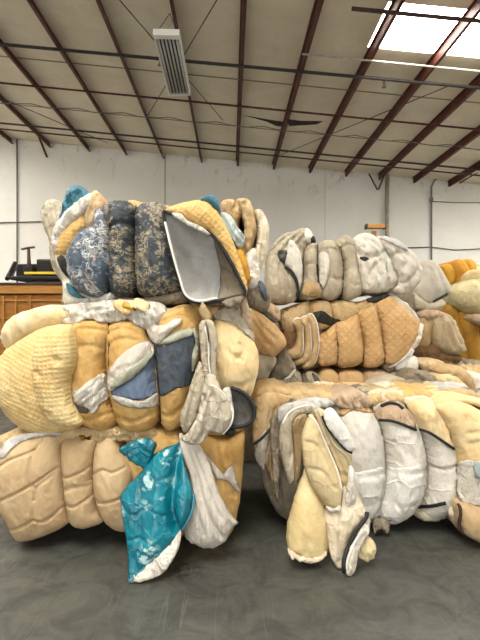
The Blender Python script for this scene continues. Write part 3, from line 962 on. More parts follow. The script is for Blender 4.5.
# ---------- left stack, bottom bale
A = thing('mattress_bale', W(120, 540, 3.7), 'beige quilted mattress bale on the floor at the bottom of the left stack', 'bale', 'strapped mattress bales')
d = 3.2
a1 = puff(A, 'quilted_fold', [(-7, 462), (2, 446), (15, 440), (38, 434), (58, 433), (63, 438), (64, 452), (66, 482), (69, 512), (70, 522), (50, 533), (22, 541, 1), (15, 536), (8, 518), (0, 503), (-6, 485)], d, .17, M['beige'], back=1.15, p=.42,
          creases=[([(-6, 496), (8, 494), (40, 478), (62, 464)], 1.15, .024), ([(8, 494), (11, 515), (17, 537)], 1.15, .020), ([(3, 460), (6, 463), (5, 480), (8, 494)], 1.15, .020), ([(6, 463), (20, 454), (41, 446), (46, 436)], 1.15, .020), ([(41, 446), (38, 470), (39, 478), (45, 480), (44, 492)], 1.15, .020), ([(45, 480), (64, 466)], 1.15, .019), ([(12, 526), (30, 519), (42, 512), (52, 514), (69, 501)], 1.15, .022), ([(44, 492), (42, 512)], 1.15, .016)], wr=[(.004, 14, 70, 2)], s=1.5)
a2 = puff(A, 'quilted_fold', [(64, 440), (78, 435), (92, 436), (98, 441), (95, 466), (96, 490), (100, 510), (105, 519), (95, 525), (81, 526), (71, 519), (67, 495), (64, 466)], d, .15, M['beige'], back=1.15, p=.42,
          creases=[([(65, 471), (75, 471), (95, 463)], 1.15, .019), ([(66, 498), (80, 499), (96, 491)], 1.15, .019), ([(68, 486), (80, 480), (95, 482)], 2, .012)], wr=[(.004, 14, 70, 2)], s=1.5)
a3 = puff(A, 'quilted_fold', [(97, 442), (104, 437), (112, 434), (117, 441), (124, 452), (134, 470), (137, 500), (135, 525), (122, 530), (108, 522), (100, 508), (95, 488), (94, 466)], d, .15, M['beige'], back=1.15, p=.42,
          creases=[([(95, 472), (108, 464), (116, 467), (132, 462)], 1.15, .020), ([(96, 496), (108, 496), (130, 490)], 1.15, .019)], wr=[(.004, 14, 70, 2)], s=1.5)
a4 = puff(A, 'foam_fold', [(128, 438), (150, 430), (176, 432), (190, 440), (192, 470), (190, 510), (184, 535), (160, 540), (138, 530), (132, 500), (128, 465)], d + .03, .12, M['foam_gold'], back=1.1, wr=WR)
a5 = puff(A, 'foam_fold', [(186, 436), (205, 434), (226, 440), (243, 434), (244, 452), (242, 478), (239, 505), (233, 530), (222, 541), (206, 546), (192, 538), (184, 500)], d + .02, .15, M['foam_gold'], back=1.1, p=.45, wr=WRS,
          creases=[([(226, 440), (222, 460), (236, 490)], 2.5, .02)])
a6 = puff(A, 'cover_flap', [(-6, 440), (20, 430), (60, 428), (110, 426), (150, 427), (160, 434), (150, 442), (112, 441), (104, 444), (90, 441), (64, 443), (30, 444), (0, 456), (-6, 455)], d - .0, .06, M['beige_top'], back=1.0, wr=WRX, gap=.0, creases=folds((0, 446), (150, 432), 4, 5, .016, 1.4, -2, 26))
a7 = puff(A, 'film_wrap', [(-4, 455), (2, 446), (10, 438), (28, 433), (44, 430), (62, 432), (58, 436), (40, 437), (24, 441), (12, 449), (3, 459)], d, .015, M['film'], on=[a1, a6], gap=.012, wr=WR)
a8 = puff(A, 'foam_scrap', [(79, 436), (83, 435), (87, 437), (91, 435), (90, 440), (85, 439), (82, 441)], 3.12, .03, M['ochre'], on=[a2, a6], gap=.006)

# the teal quilt
T = thing('teal_quilt', W(160, 560, 2.9), 'teal satin quilt with pale flowers hanging out of the lower left bale', 'quilt')
puff(T, 'quilted_fold', [(119, 450), (127, 444), (139, 439), (148, 438), (156, 444), (152, 458), (146, 468), (139, 466), (128, 459)], 3.0, .03, M['teal'], wr=WRS, s=1.8)
t1 = puff(T, 'quilt_panel', [(180, 443, 1), (166, 447), (152, 456), (147, 464), (137, 476), (126, 487), (120, 497), (121, 510), (125, 532), (128, 556), (129, 581, 1), (140, 571), (155, 558), (172, 542), (183, 527), (191, 511), (193, 494), (190, 478), (184, 462), (183, 450)], 2.885, .075, M['teal'], gy=-.22, p=.6, s=1.6, hb=.015,
          creases=[([(181, 446), (176, 465), (173, 490), (172, 510), (176, 528)], 4.2, .085), ([(165, 452), (160, 480), (158, 510), (152, 545)], 7, -.022), ([(186, 462), (188, 490), (184, 515)], 5, -.025), ([(140, 480), (143, 505), (140, 540), (134, 568)], 2.2, .013), ([(122, 505), (135, 512), (150, 505), (166, 512)], 1.8, .012), ([(127, 540), (140, 535), (152, 540)], 1.8, .012), ([(150, 470), (158, 478), (170, 474)], 2, .01)], wr=[(.006, 12, 70, 2.5)])
puff(T, 'underside', [(181, 529), (181, 540), (177, 552), (168, 568), (160, 575), (147, 580), (131, 583), (128, 579), (138, 570), (155, 556), (170, 543)], 2.79, .03, M['white_cover'], gy=-.2, s=1.8, wr=WR)
piping(T, [(129, 582), (142, 570), (157, 557), (173, 542), (184, 527), (192, 511), (194, 494)], [t1], .008, M['cyan'], lift=.2)

# the clear plastic mattress bag
G = thing('plastic_mattress_bag', W(215, 540, 3.), 'dusty white plastic mattress bag hanging right of the teal quilt', 'plastic bag')
g1 = puff(G, 'bag_panel', [(179, 434), (188, 436), (196, 441), (204, 452), (211, 468), (220, 494), (230, 513), (239, 523, 1), (230, 530), (226, 541), (212, 548), (198, 546), (186, 538), (183, 522), (188, 500), (189, 478), (183, 458)], 2.99, .085, M['gauze'], gy=-.02, s=1.8, p=.55, hb=.02,
          creases=[([(184, 440), (196, 470), (206, 505), (222, 535)], 2.6, .03), ([(190, 441), (205, 475), (218, 506), (232, 524)], 2.2, .022), ([(184, 458), (194, 495), (204, 530)], 2.4, .016), ([(200, 455), (212, 490), (226, 518)], 2., -.02)], wr=[(.007, 8, 68, 4)])
puff(G, 'bag_edge', [(204, 452), (213, 462), (223, 473), (231, 465), (236, 478), (240, 492), (235, 490), (229, 482), (223, 480), (216, 478)], 3.0, .02, M['gauze'], on=[a5], gap=.02, wr=WR, s=1.8)

# ---------- left stack, middle bale
B = thing('mattress_bale', W(125, 436, 3.75), 'yellow waffle foam mattress bale in the middle of the left stack', 'bale', 'strapped mattress bales')
d = 3.2
b0 = puff(B, 'foam_fold', [(4, 330), (14, 316), (32, 309), (50, 305), (70, 306), (84, 312), (72, 324), (48, 330), (30, 338), (12, 350), (5, 346)], d + .05, .12, M['foam_pale'], back=1.05, wr=WRS, p=.45)
b1 = puff(B, 'foam_fold', [(-7, 388), (-3, 366), (6, 350), (24, 337), (44, 326), (60, 325), (74, 340), (82, 380), (82, 424), (66, 432), (50, 435), (33, 433), (14, 422), (2, 406)], d, .15, M['waffle'], back=1.15, p=.45, uvr=25, s=2, wr=[(.006, 20, 60, 2)])
b2 = puff(B, 'foam_fold', [(37, 346), (40, 336), (48, 328), (58, 325), (69, 327), (74, 336), (76, 350), (75, 363), (71, 374), (69, 386), (71, 402), (77, 414), (81, 424), (70, 427), (57, 424), (46, 414), (38, 396), (34, 376), (34, 358)], 3.02, .13, M['waffle'], back=.3, p=.42, uvr=-5, s=1.8,
          creases=[([(62, 357), (64, 359)], 3, .03), ([(44, 371), (46, 373)], 2.6, .022), ([(50, 410), (54, 413)], 2.6, .025), ([(41, 421), (44, 424)], 3, .02)], wr=[(.005, 16, 80, 2)])
b3 = puff(B, 'foam_fold', [(70, 327), (77, 322), (90, 320), (107, 321), (111, 332), (108, 352), (108, 378), (112, 402), (118, 417), (115, 425), (104, 430), (92, 428), (82, 421), (74, 406), (70, 386), (75, 362), (76, 346)], d, .16, M['foam_gold'], back=1.15, p=.42, wr=WR, s=1.9, creases=[([(72, 332), (88, 328), (108, 330)], 1.6, .02), ([(76, 350), (92, 344), (108, 348)], 2, .014), ([(74, 410), (92, 416), (114, 410)], 2, .016)])
b4 = puff(B, 'foam_fold', [(108, 328), (115, 322), (128, 320), (142, 325), (148, 338), (155, 350), (157, 380), (160, 402), (158, 420), (148, 431), (133, 431), (120, 425), (113, 405), (108, 375), (107, 350)], d, .17, M['foam_gold'], back=1.15, p=.42, wr=WR, s=1.9, creases=[([(110, 333), (128, 328), (147, 336)], 1.6, .02), ([(116, 412), (136, 418), (157, 410)], 2, .016), ([(112, 345), (126, 338), (140, 340)], 2, .014)])
b5 = puff(B, 'foam_fold', [(158, 328), (164, 313), (178, 307), (196, 308), (201, 320), (199, 350), (193, 380), (188, 402), (182, 424), (170, 431), (162, 424), (158, 400), (155, 365)], d, .15, M['foam_gold'], back=1.15, p=.42, wr=WR, s=1.9, creases=[([(160, 410), (172, 414), (184, 404)], 2, .016), ([(164, 322), (180, 316), (198, 320)], 1.8, .018)])
b7 = puff(B, 'foam_fold', [(214, 328), (216, 316), (228, 318), (244, 328), (254, 342), (259, 358), (257, 376), (250, 397), (238, 402), (222, 394), (212, 380), (211, 360)], d, .16, M['foam_cream'], back=1.15, p=.45, s=1.8,
          creases=[([(240, 344), (244, 348), (243, 353), (238, 356)], 2.4, .02), ([(236, 354), (241, 358)], 2, .018), ([(236, 382), (241, 385), (246, 381)], 2.2, .016)], wr=WR)
b8 = puff(B, 'foam_fold', [(186, 392), (210, 384), (236, 392), (246, 410), (244, 428), (228, 434), (204, 436), (186, 430), (182, 412)], d + .06, .11, M['foam_tan'], back=1.1, wr=WRS)
# top layer of crumpled foam
b9 = puff(B, 'cover_flap', [(60, 306), (84, 302), (110, 300), (140, 300), (163, 304), (168, 316), (158, 328), (146, 330), (128, 321), (108, 323), (88, 320), (72, 325), (62, 322), (70, 313)], d - .05, .06, M['film_thick'], on=[b0, b3, b4], gap=.015, wr=WRX, creases=folds((66, 312), (160, 312), 6, 8, .018, 1.4, -3, 25))
puff(B, 'foam_scrap', [(112, 304), (120, 299), (128, 302), (138, 298), (150, 304), (146, 312), (136, 310), (128, 316), (118, 311)], 3.1, .04, M['foam_cream'], on=[b9], gap=.01, wr=WRX)
puff(B, 'foam_scrap', [(121, 305), (126, 302), (133, 306), (136, 311), (130, 309), (124, 309)], 3.1, .025, M['mustard'], on=[b9], gap=.04)
puff(B, 'cover_flap', [(212, 313), (222, 308), (236, 307), (246, 315), (252, 328), (255, 342), (244, 332), (230, 322), (216, 320)], 3.1, .03, M['greige'], on=[b7], gap=.01, wr=WRX)
puff(B, 'cover_flap', [(240, 303), (245, 299), (250, 310), (252, 326), (248, 330), (242, 318)], 3.12, .035, M['pinkish'], on=[b7], gap=.03, wr=WRX)
puff(B, 'foam_fold', [(166, 312), (180, 305), (200, 304), (222, 305), (238, 304), (244, 312), (228, 318), (204, 322), (180, 318)], d + .05, .07, M['foam_tan'], back=1., wr=WRX)
# blue and slate panels, film and tape
e1 = puff(B, 'blue_panel', [(111, 391), (122, 385), (134, 377), (146, 362), (154, 350), (157, 370), (157, 391), (148, 398), (136, 400), (122, 398), (114, 396)], d, .012, M['blue'], on=[b4], gap=.008, label='dusty blue fabric panel', wr=WR)
e2 = puff(B, 'slate_panel', [(155, 346), (166, 343), (180, 338), (192, 333), (196, 345), (195, 366), (191, 384), (176, 389), (160, 395), (157, 372)], d, .014, M['navy'], on=[b5], gap=.008, label='slate blue fabric panel', wr=WR)
e3 = puff(B, 'film_wrap', [(112, 395), (126, 398), (142, 401), (157, 393), (160, 402), (150, 408), (134, 408), (118, 404)], d, .012, M['film_thick'], on=[b4, e1], gap=.006, wr=WR)
e4 = puff(B, 'film_wrap', [(109, 370), (118, 358), (130, 348), (144, 341), (152, 342), (155, 350), (148, 362), (136, 374), (122, 384), (110, 391), (107, 382)], d, .02, M['gauze'], on=[b4, e1], gap=.012, wr=[(.014, 7, -38, 4)], s=1.7)
puff(B, 'tape_band', [(110, 388), (122, 374), (136, 364), (150, 352), (155, 351), (148, 364), (134, 377), (120, 386)], d, .012, M['sage'], on=[e4, b4], gap=.006, wr=WR, s=1.7)
e5 = puff(B, 'plastic_scrap', [(71, 394), (78, 388), (92, 379), (104, 373), (110, 380), (111, 390), (108, 398), (100, 405), (93, 414), (88, 409), (80, 406), (75, 403)], d, .03, M['film_thick'], on=[b3], gap=.012, wr=[(.02, 6, -40, 4)], s=1.6, label='crumpled white plastic')
puff(B, 'gap_shade', [(71, 402), (80, 405), (88, 409), (88, 413), (80, 413), (74, 410)], d, .008, M['lining_dark'], on=[b3], gap=.004, s=1.6)  # dark sheet laid on the foam to draw the shade in a gap
puff(B, 'cover_knot', [(147, 333), (146, 326), (153, 321), (158, 325), (166, 324), (173, 319), (182, 318), (181, 324), (173, 330), (166, 337), (158, 344), (151, 341)], d, .04, M['film_thick'], on=[b4, b5, e2], gap=.015, wr=[(.018, 6, -35, 3)], s=1.6)
puff(B, 'tape_band', [(157, 345), (166, 337), (178, 331), (191, 328), (193, 335), (180, 340), (168, 344)], d, .016, M['sage'], on=[b5, e2], gap=.01, s=1.7)
puff(B, 'tape_band', [(191, 327), (196, 329), (200, 340), (199, 352), (196, 366), (192, 371), (192, 356), (195, 342)], d, .014, M['sage'], on=[b5, e2], gap=.012, s=1.7)
for pts, on in (([(109, 322), (109, 350), (109, 378), (112, 395)], [b3, b4]), ([(156, 346), (157, 372), (159, 396), (161, 422)], [e1, e2])):
    seam_line(B, pts, on)

# the hanging grey cover with its loop and zipped flap
H = thing('mattress_cover', W(210, 440, 3.), 'light grey zipped mattress cover looped over the middle left bale', 'mattress cover')
h1 = puff(H, 'cover_fold', [(199, 325), (203, 320), (207, 323), (208, 340), (209, 362), (212, 380), (217, 392), (210, 397), (205, 384), (202, 364), (200, 344)], 2.98, .035, M['greige_quilt'], s=1.5, wr=[(.008, 7, 88, 4)])
h1b = puff(H, 'cover_fold', [(204, 320), (211, 320), (216, 329), (218, 345), (216, 362), (217, 378), (221, 392), (214, 394), (211, 376), (210, 356), (209, 338), (207, 326)], 2.97, .035, M['greige'], s=1.5, wr=[(.008, 7, 88, 4)])
puff(H, 'cover_tip', [(199, 311), (202, 302), (207, 307), (211, 314), (210, 322), (203, 319)], 3.02, .02, M['tan_cover'], s=1.6, wr=WR)
h2 = puff(H, 'cover_fold', [(199, 362), (203, 366), (206, 385), (202, 402), (197, 416), (192, 428), (186, 433), (181, 426), (180, 416), (185, 402), (191, 383)], 2.97, .05, M['greige'], s=1.6, wr=[(.008, 8, 80, 4)], creases=folds((200, 366), (184, 430), 3, 5, .016, 1.3, 2, 19))
piping(H, [(205, 327), (208, 345), (209, 365), (212, 382)], [h1, h1b], .005, M['white_piping'], lift=.1)
h3 = puff(H, 'cover_fold', [(203, 384), (208, 374), (215, 376), (220, 388), (228, 400), (232, 412), (230, 424), (222, 434), (211, 432), (205, 440), (198, 444), (188, 444), (181, 439), (188, 432), (195, 420), (200, 404)], 2.93, .06, M['greige_quilt'], s=1.6, wr=[(.014, 8, 65, 3)], p=.5,
          creases=folds((212, 386), (196, 442), 4, 12, .018, 1.3, 3, 20) + [([(204, 395), (208, 412), (204, 430), (198, 441)], 2.2, .03), ([(214, 396), (220, 412), (216, 430)], 2., .02)])
h4 = puff(H, 'zipped_flap', [(226, 389), (234, 388), (243, 393), (251, 401), (254, 411), (252, 420), (245, 425), (234, 427), (229, 424), (232, 412), (230, 400)], 2.98, .02, M['lining_dark'], s=1.6, wr=WR, dish=.035, label='dark grey lined flap with a black corded edge')
piping(H, [(231, 388), (240, 391), (249, 398), (254, 408), (253, 419), (246, 425), (236, 427), (229, 426)], None, .014, M['black'], d=2.965, lift=0)
puff(H, 'cover_fold', [(222, 391), (229, 387), (232, 397), (234, 412), (231, 424), (227, 420), (227, 405)], 2.95, .03, M['white_cover'], s=1.6, wr=WR)
piping(H, [(212, 385), (221, 391), (229, 401), (233, 412), (231, 424), (223, 434)], [h3], .006, M['white_piping'], lift=.2)
puff(H, 'zip_end', [(225, 432), (230, 428), (236, 430), (233, 436), (227, 436)], 2.98, .02, M['black'], s=1.4, jit=.1)

# ---------- left stack, top bale
C = thing('mattress_bale', W(155, 302, 3.8), 'blue floral mattress bale on top of the left stack', 'bale', 'strapped mattress bales')
d = 3.3
c1 = puff(C, 'cover_flap', [(41, 212), (45, 203), (54, 199), (63, 203), (68, 212), (72, 235), (74, 262), (74, 285), (66, 286), (58, 277), (52, 266), (50, 254), (49, 240), (43, 225)], d + .1, .08, M['greige'], back=.9, s=1.8, wr=WRS, creases=folds((50, 202), (66, 284), 5, 9, .02, 1.4, -3, 6))
c2 = puff(C, 'cover_flap', [(59, 217), (63, 206), (65, 195), (71, 186), (80, 186), (87, 190), (90, 198), (84, 206), (74, 214), (64, 222)], d - .02, .05, M['cyan'], back=.4, s=1.7, wr=WRX, label='turquoise satin fold', creases=folds((84, 188), (62, 218), 4, 6, .018, 1.2, 2, 8))
c5 = puff(C, 'cover_fold', [(86, 205), (90, 194), (97, 191), (103, 201), (103, 210), (96, 222), (92, 230), (84, 228)], d - .02, .06, M['beige'], back=.6, s=1.8, wr=WRS, creases=folds((98, 193), (88, 226), 3, 5, .018, 1.2, 2, 9))
puff(C, 'cover_fold', [(120, 205), (132, 200), (150, 205), (170, 206), (168, 216), (140, 216)], d + .05, .05, M['foam_tan'], back=.9, wr=WRS)
c4 = puff(C, 'waffle_edge', [(84, 214), (87, 224), (82, 234), (75, 244), (69, 254), (60, 258), (55, 254), (57, 244), (66, 228)], d - .03, .06, M['waffle_deep'], back=.5, s=1.8, wr=WR)
c3 = puff(C, 'cover_flap', [(90, 193), (91, 203), (84, 213), (72, 223), (63, 236), (58, 252), (53, 249), (52, 234), (58, 221), (72, 206)], d - .06, .04, M['white_cover'], back=.3, s=1.7, wr=WRS, creases=folds((88, 196), (55, 248), 4, 5, .018, 1.2, 3, 7))
c6 = puff(C, 'cover_flap', [(55, 256), (64, 253), (70, 264), (74, 280), (82, 292), (96, 297), (110, 292), (114, 297), (106, 303), (88, 306), (72, 306), (63, 302), (62, 280)], d - .04, .05, M['white_cover'], back=.6, s=1.8, wr=WRS, creases=folds((60, 262), (108, 300), 4, 6, .015, 1.2, -4, 10))
puff(C, 'dark_lining', [(57, 258), (63, 255), (69, 266), (73, 282), (68, 278), (61, 270)], d - .08, .02, M['charcoal'], on=[c6], gap=.008, s=1.6)
puff(C, 'teal_strip', [(66, 283), (72, 286), (80, 294), (86, 298), (77, 298), (69, 294)], d - .08, .012, M['cyan'], on=[c6], gap=.008, s=1.6)
f1 = puff(C, 'floral_fold', [(93, 226), (94, 213), (101, 207), (108, 210), (111, 226), (112, 250), (111, 275), (106, 292), (96, 297), (84, 294), (74, 286), (69, 272), (67, 258), (72, 243), (80, 232)], d - .05, .15, M['floral_light'], back=1.0, s=1.8, p=.45, wr=WRS, uvr=20)
f2 = puff(C, 'floral_fold', [(103, 208), (112, 203), (124, 201), (133, 204), (136, 214), (135, 232), (136, 260), (137, 286), (130, 296), (118, 297), (111, 290), (110, 262), (109, 235)], d, .16, M['floral'], back=1.05, s=1.8, p=.42, wr=WR,
          creases=[([(108, 234), (118, 229), (134, 226)], 2, .02), ([(112, 252), (124, 262), (134, 268)], 2, .015)])
f3 = puff(C, 'floral_fold', [(136, 212), (142, 204), (152, 203), (164, 205), (169, 216), (173, 240), (178, 270), (182, 288), (172, 295), (154, 298), (140, 295), (136, 280), (135, 240)], d, .16, M['floral'], back=1.05, s=1.8, p=.42, wr=WR, uvr=90)
puff(C, 'cover_fold', [(60, 300), (80, 298), (112, 296), (140, 298), (180, 291), (190, 296), (186, 303), (150, 305), (110, 305), (70, 307)], d - .02, .05, M['greige_dark'], back=.9, wr=WRS)
seam_line(C, [(110, 206), (110, 240), (111, 275), (108, 293)], [f1, f2]); seam_line(C, [(136, 205), (135, 240), (137, 275), (138, 296)], [f2, f3])

# cream folds crushed into the right end of that bale
r1 = puff(C, 'cover_fold', [(221, 203), (231, 199), (239, 204), (241, 214), (238, 224), (246, 246), (244, 262), (232, 240), (224, 220)], d + .02, .07, M['tan_cover'], back=.8, s=1.8, wr=WRS, creases=folds((230, 202), (243, 258), 4, 6, .022, 1.3, 2, 11))
r2 = puff(C, 'cover_fold', [(236, 200), (247, 199), (252, 205), (257, 226), (255, 240), (248, 255), (243, 246), (244, 228), (241, 212)], d + .03, .08, M['tan_cover'], back=.9, s=1.8, wr=WRS, creases=folds((244, 202), (248, 250), 4, 6, .022, 1.3, 3, 12) + [([(246, 202), (250, 222), (247, 246)], 2.4, .025)])
r3 = puff(C, 'cover_fold', [(254, 212), (261, 210), (268, 222), (269, 240), (266, 256), (262, 268), (256, 280), (252, 265), (256, 244), (257, 226)], d + .05, .08, M['cream_cover'], back=.9, s=1.8, wr=WRS, creases=folds((260, 212), (259, 276), 4, 6, .022, 1.3, 4, 13) + [([(262, 214), (264, 236), (260, 262)], 2.4, .025)])
r4 = puff(C, 'cover_fold', [(245, 256), (254, 248), (258, 258), (260, 274), (257, 288), (249, 290), (244, 276)], d + .0, .06, M['white_cover'], back=.7, s=1.8, wr=WRX)
r5 = puff(C, 'cover_fold', [(240, 284), (250, 280), (262, 282), (270, 296), (268, 310), (256, 308), (243, 300)], d + .04, .06, M['greige_dark'], back=.7, s=1.8, wr=WRX)
puff(C, 'blue_edge', [(258, 280), (264, 284), (268, 296), (266, 301), (260, 292)], d - .02, .02, M['navy'], on=[r5], gap=.01, s=1.6)
r6 = puff(C, 'foam_strip', [(235, 250), (243, 250), (249, 268), (251, 280), (245, 285), (240, 270)], d - .06, .05, M['mustard'], back=.3, s=1.8, wr=WR)
r7 = puff(C, 'satin_fold', [(219, 214), (229, 214), (237, 226), (245, 238), (240, 248), (234, 243), (226, 230)], d - .08, .04, M['skyblue'], back=.2, s=1.7, wr=WRS, label='pale blue satin fold', creases=folds((224, 216), (241, 244), 4, 7, .018, 1.2, 2, 23))
puff(C, 'cover_fold', [(186, 296), (205, 299), (226, 298), (244, 296), (246, 304), (226, 308), (196, 307)], d - .02, .04, M['greige'], back=.8, wr=WRX)

# the open cushion-like mattress cover on the right end of the top bale
K = thing('open_mattress_cover', W(206, 302, 3.1), 'open yellow mattress cover with a grey inside on the top left bale', 'mattress cover')
k1 = puff(K, 'waffle_shell', [(163, 212), (170, 207), (182, 203), (197, 200), (209, 203), (217, 211), (225, 225), (233, 241), (240, 260), (247, 284), (245, 294), (239, 278), (229, 258), (212, 235), (188, 223), (172, 214)], 3.06, .06, M['waffle_deep'], back=.34, s=1.6, p=.5, uvr=40)
k2 = puff(K, 'side_panel', [(163, 212), (172, 214), (190, 224), (212, 235), (229, 259), (240, 280), (245, 293), (236, 297), (222, 300), (200, 303), (188, 299), (182, 285), (174, 258), (167, 230)], 3.055, .02, M['lining'], s=1.6, dish=.27, p=.5, wr=[(.01, 16, 70, 2)], label='grey quilted inside')
puff(K, 'recess_shade', [(214, 240), (226, 258), (237, 278), (243, 292), (232, 296), (219, 298), (220, 285), (220, 268)], 3.06, .03, M['greige_dark'], on=[k2], gap=.02, s=1.7, wr=WR)  # fold in a darker cover colour, for the shade of the recess
piping(K, [(163, 211), (166, 228), (173, 257), (181, 284), (187, 298), (200, 303), (216, 301), (234, 297), (245, 293), (240, 280), (229, 259), (212, 235), (189, 223), (172, 214), (163, 211)], None, .011, M['black'], d=3.045, lift=0)
piping(K, [(165, 222), (171, 247), (179, 276), (186, 295), (199, 301), (217, 298)], None, .008, M['white_piping'], d=3.03, lift=0)
puff(K, 'white_strip', [(172, 213), (181, 214), (188, 221), (200, 226), (211, 234), (205, 234), (188, 226), (175, 218)], 3.02, .015, M['white_cover'], s=1.6, wr=WRS)
puff(K, 'satin_tab', [(200, 200), (205, 196), (212, 195), (218, 200), (219, 210), (214, 208), (208, 203)], 3.05, .03, M['cyan'], back=.2, s=1.5, wr=WRS, label='turquoise satin tab')
puff(K, 'cover_tongue', [(222, 302), (234, 297), (243, 296), (240, 304), (228, 309)], 3.03, .03, M['greige_dark'], s=1.7, wr=WRS)

# ---------- behind the left stack
D = thing('mattress_bale', W(268, 400, 4.9), 'orange tan mattress bale tucked behind the left stack', 'bale', 'strapped mattress bales')
d = 4.62
d1 = puff(D, 'foam_fold', [(246, 318), (252, 311), (262, 313), (274, 323), (282, 333), (287, 343), (282, 350), (273, 357), (258, 354), (249, 345), (240, 332)], d, .16, M['foam_tan'], back=.9, s=1.8, wr=[(.012, 8, 60, 4)], creases=folds((252, 314), (280, 346), 6, 14, .02, 1.3, 2, 24))
d2 = puff(D, 'cover_flap', [(256, 352), (266, 354), (274, 356), (277, 360), (270, 374), (264, 384), (252, 383), (248, 370)], d - .02, .06, M['greige'], back=.8, s=1.8, wr=WRS, creases=[([(272, 357), (262, 382)], 1.8, .03)])
d3 = puff(D, 'dark_pocket', [(277, 356), (285, 349), (291, 358), (296, 368), (289, 376), (280, 381), (270, 380), (272, 368)], d + .06, .06, M['greige_dark'], back=.7, s=1.8, wr=WRX)
piping(D, [(273, 379), (281, 381), (289, 377), (295, 369)], [d3], .012, M['white_piping'])
d4 = puff(D, 'cover_fold', [(253, 310), (260, 302), (270, 303), (279, 309), (280, 320), (272, 320), (262, 313)], d + .05, .08, M['pinkish'], back=.8, s=1.8, wr=WRX)
puff(D, 'dark_edge', [(255, 309), (263, 308), (272, 315), (278, 322), (274, 323), (264, 315)], d, .02, M['lining_dark'], on=[d1, d4], gap=.01, s=1.6)
puff(D, 'cover_fold', [(236, 376), (252, 378), (272, 380), (296, 378), (300, 392), (270, 396), (238, 394)], d + .05, .08, M['greige_dark'], back=.9, wr=WRX)
dl = puff(D, 'foam_fold', [(236, 392), (256, 388), (296, 390), (300, 420), (296, 464), (256, 466), (236, 452)], d + .45, .05, M['greige_dark'], back=.8, wr=WR)  # dark cover colour chosen to draw the shade between the stacks

# ---------- right stack (second row): low bale, tan bale, grey white bale
E = thing('mattress_bale', W(350, 450, 5.6), 'half hidden tan bale at the bottom of the right rear stack', 'bale', 'strapped mattress bales')
d = 5.02
xs_ = [290, 302, 318, 339, 364, 390, 408]
ef = []
for k in range(6):
    a, b = xs_[k], xs_[k + 1]
    ef.append(puff(E, 'foam_fold', [(a, 376), ((a + b) / 2, 370 - (k == 2)), (b, 376), (b + 1, 410), (b, 450), ((a + b) / 2, 461), (a, 450), (a - 1, 410)], d, .12, M[('greige', 'greige_dark', 'foam_tan', 'foam_tan', 'pinkish', 'greige')[k]], back=1.2, p=.42, wr=WR))
puff(E, 'cover_flap', [(305, 374), (313, 371), (320, 378), (325, 386), (318, 392), (310, 386)], d - .15, .03, M['greige'], on=ef, gap=.015, wr=WRX, s=1.7)
puff(E, 'dark_strap', [(312, 373), (317, 376), (322, 385), (319, 387), (314, 380)], d - .15, .02, M['lining_dark'], on=ef, gap=.05, s=1.6)

Q = thing('mattress_bale', W(350, 368, 5.5), 'tan diamond quilted mattress bale in the middle of the right stack', 'bale', 'strapped mattress bales')
d = 5.02
q0 = []
for pts, m in (([(281, 318), (288, 308), (300, 303), (309, 302), (312, 312), (302, 322), (292, 334), (284, 330)], 'tan_cover'), ([(309, 303), (320, 300), (330, 303), (334, 314), (330, 326), (316, 330), (308, 318)], 'tan_cover'),
               ([(330, 304), (342, 300), (356, 303), (360, 314), (350, 322), (336, 324)], 'beige_top'), ([(355, 303), (368, 300), (378, 303), (380, 312), (366, 314), (356, 314)], 'tan_cover'),
               ([(378, 302), (392, 295), (404, 302), (414, 312), (416, 330), (400, 330), (384, 318)], 'greige')):
    q0.append(puff(Q, 'cover_fold', pts, d + .06, .1, M[m], back=1.1, p=.45, wr=WRS))
puff(Q, 'dark_lining', [(311, 314), (322, 311), (333, 318), (340, 320), (336, 326), (324, 324), (314, 320)], d, .02, M['charcoal'], on=q0, gap=.01, s=1.8)
puff(Q, 'cover_fold', [(284, 330), (300, 322), (320, 320), (322, 345), (320, 366), (300, 368), (286, 356)], d + .05, .05, M['brown'], back=1.0, wr=WRS)
for pts in ([(292, 322), (297, 318), (302, 321), (303, 335), (303, 350), (299, 358), (290, 359), (287, 352), (294, 347), (297, 338), (295, 329)],
            [(300, 319), (305, 316), (309, 322), (311, 340), (310, 356), (303, 364), (295, 366), (294, 361), (302, 356), (305, 344), (304, 330)],
            [(306, 316), (312, 314), (317, 324), (319, 342), (317, 358), (312, 367), (304, 369), (302, 364), (309, 358), (312, 344), (310, 328)]):
    q = puff(Q, 'folded_edge', pts, d - .04, .07, M['tan_cover'], back=.5, s=1.6, p=.45)
    piping(Q, [pts[0], pts[1], pts[2], pts[3], pts[4], pts[5]], [q], .008, M['white_piping'], lift=.2)
qq = []
for pts, H_ in (([(318, 338), (327, 331), (336, 325), (338, 345), (337, 362), (328, 366), (318, 364)], .1),
                ([(335, 325), (346, 319), (357, 314), (361, 326), (363, 342), (362, 362), (352, 367), (338, 366), (336, 348)], .12),
                ([(357, 313), (365, 308), (374, 305), (379, 320), (382, 340), (384, 361), (376, 367), (364, 366), (363, 342)], .12),
                ([(375, 304), (381, 299), (389, 295, 1), (399, 303), (411, 314), (421, 325, 1), (417, 340), (410, 354), (399, 363), (386, 364), (383, 346), (379, 322)], .13)):
    qq.append(puff(Q, 'quilted_fold', pts, d, H_, M['tan_quilt'], back=1.1, s=1.7, p=.4, wr=[(.006, 12, 70, 2)]))
puff(Q, 'white_edge', [(420, 323), (424, 325), (421, 338), (413, 354), (402, 364), (388, 367), (399, 361), (409, 351), (416, 338)], d - .02, .03, M['white_cover'], on=qq, gap=.012, s=1.5, wr=[(.015, 4, 10, 1.5)], jit=1.)
puff(Q, 'white_edge', [(388, 295), (392, 294), (402, 300), (415, 312), (420, 322), (414, 318), (404, 308), (394, 300)], d + .1, .03, M['white_cover'], back=.2, s=1.6, wr=WRS, jit=.8)
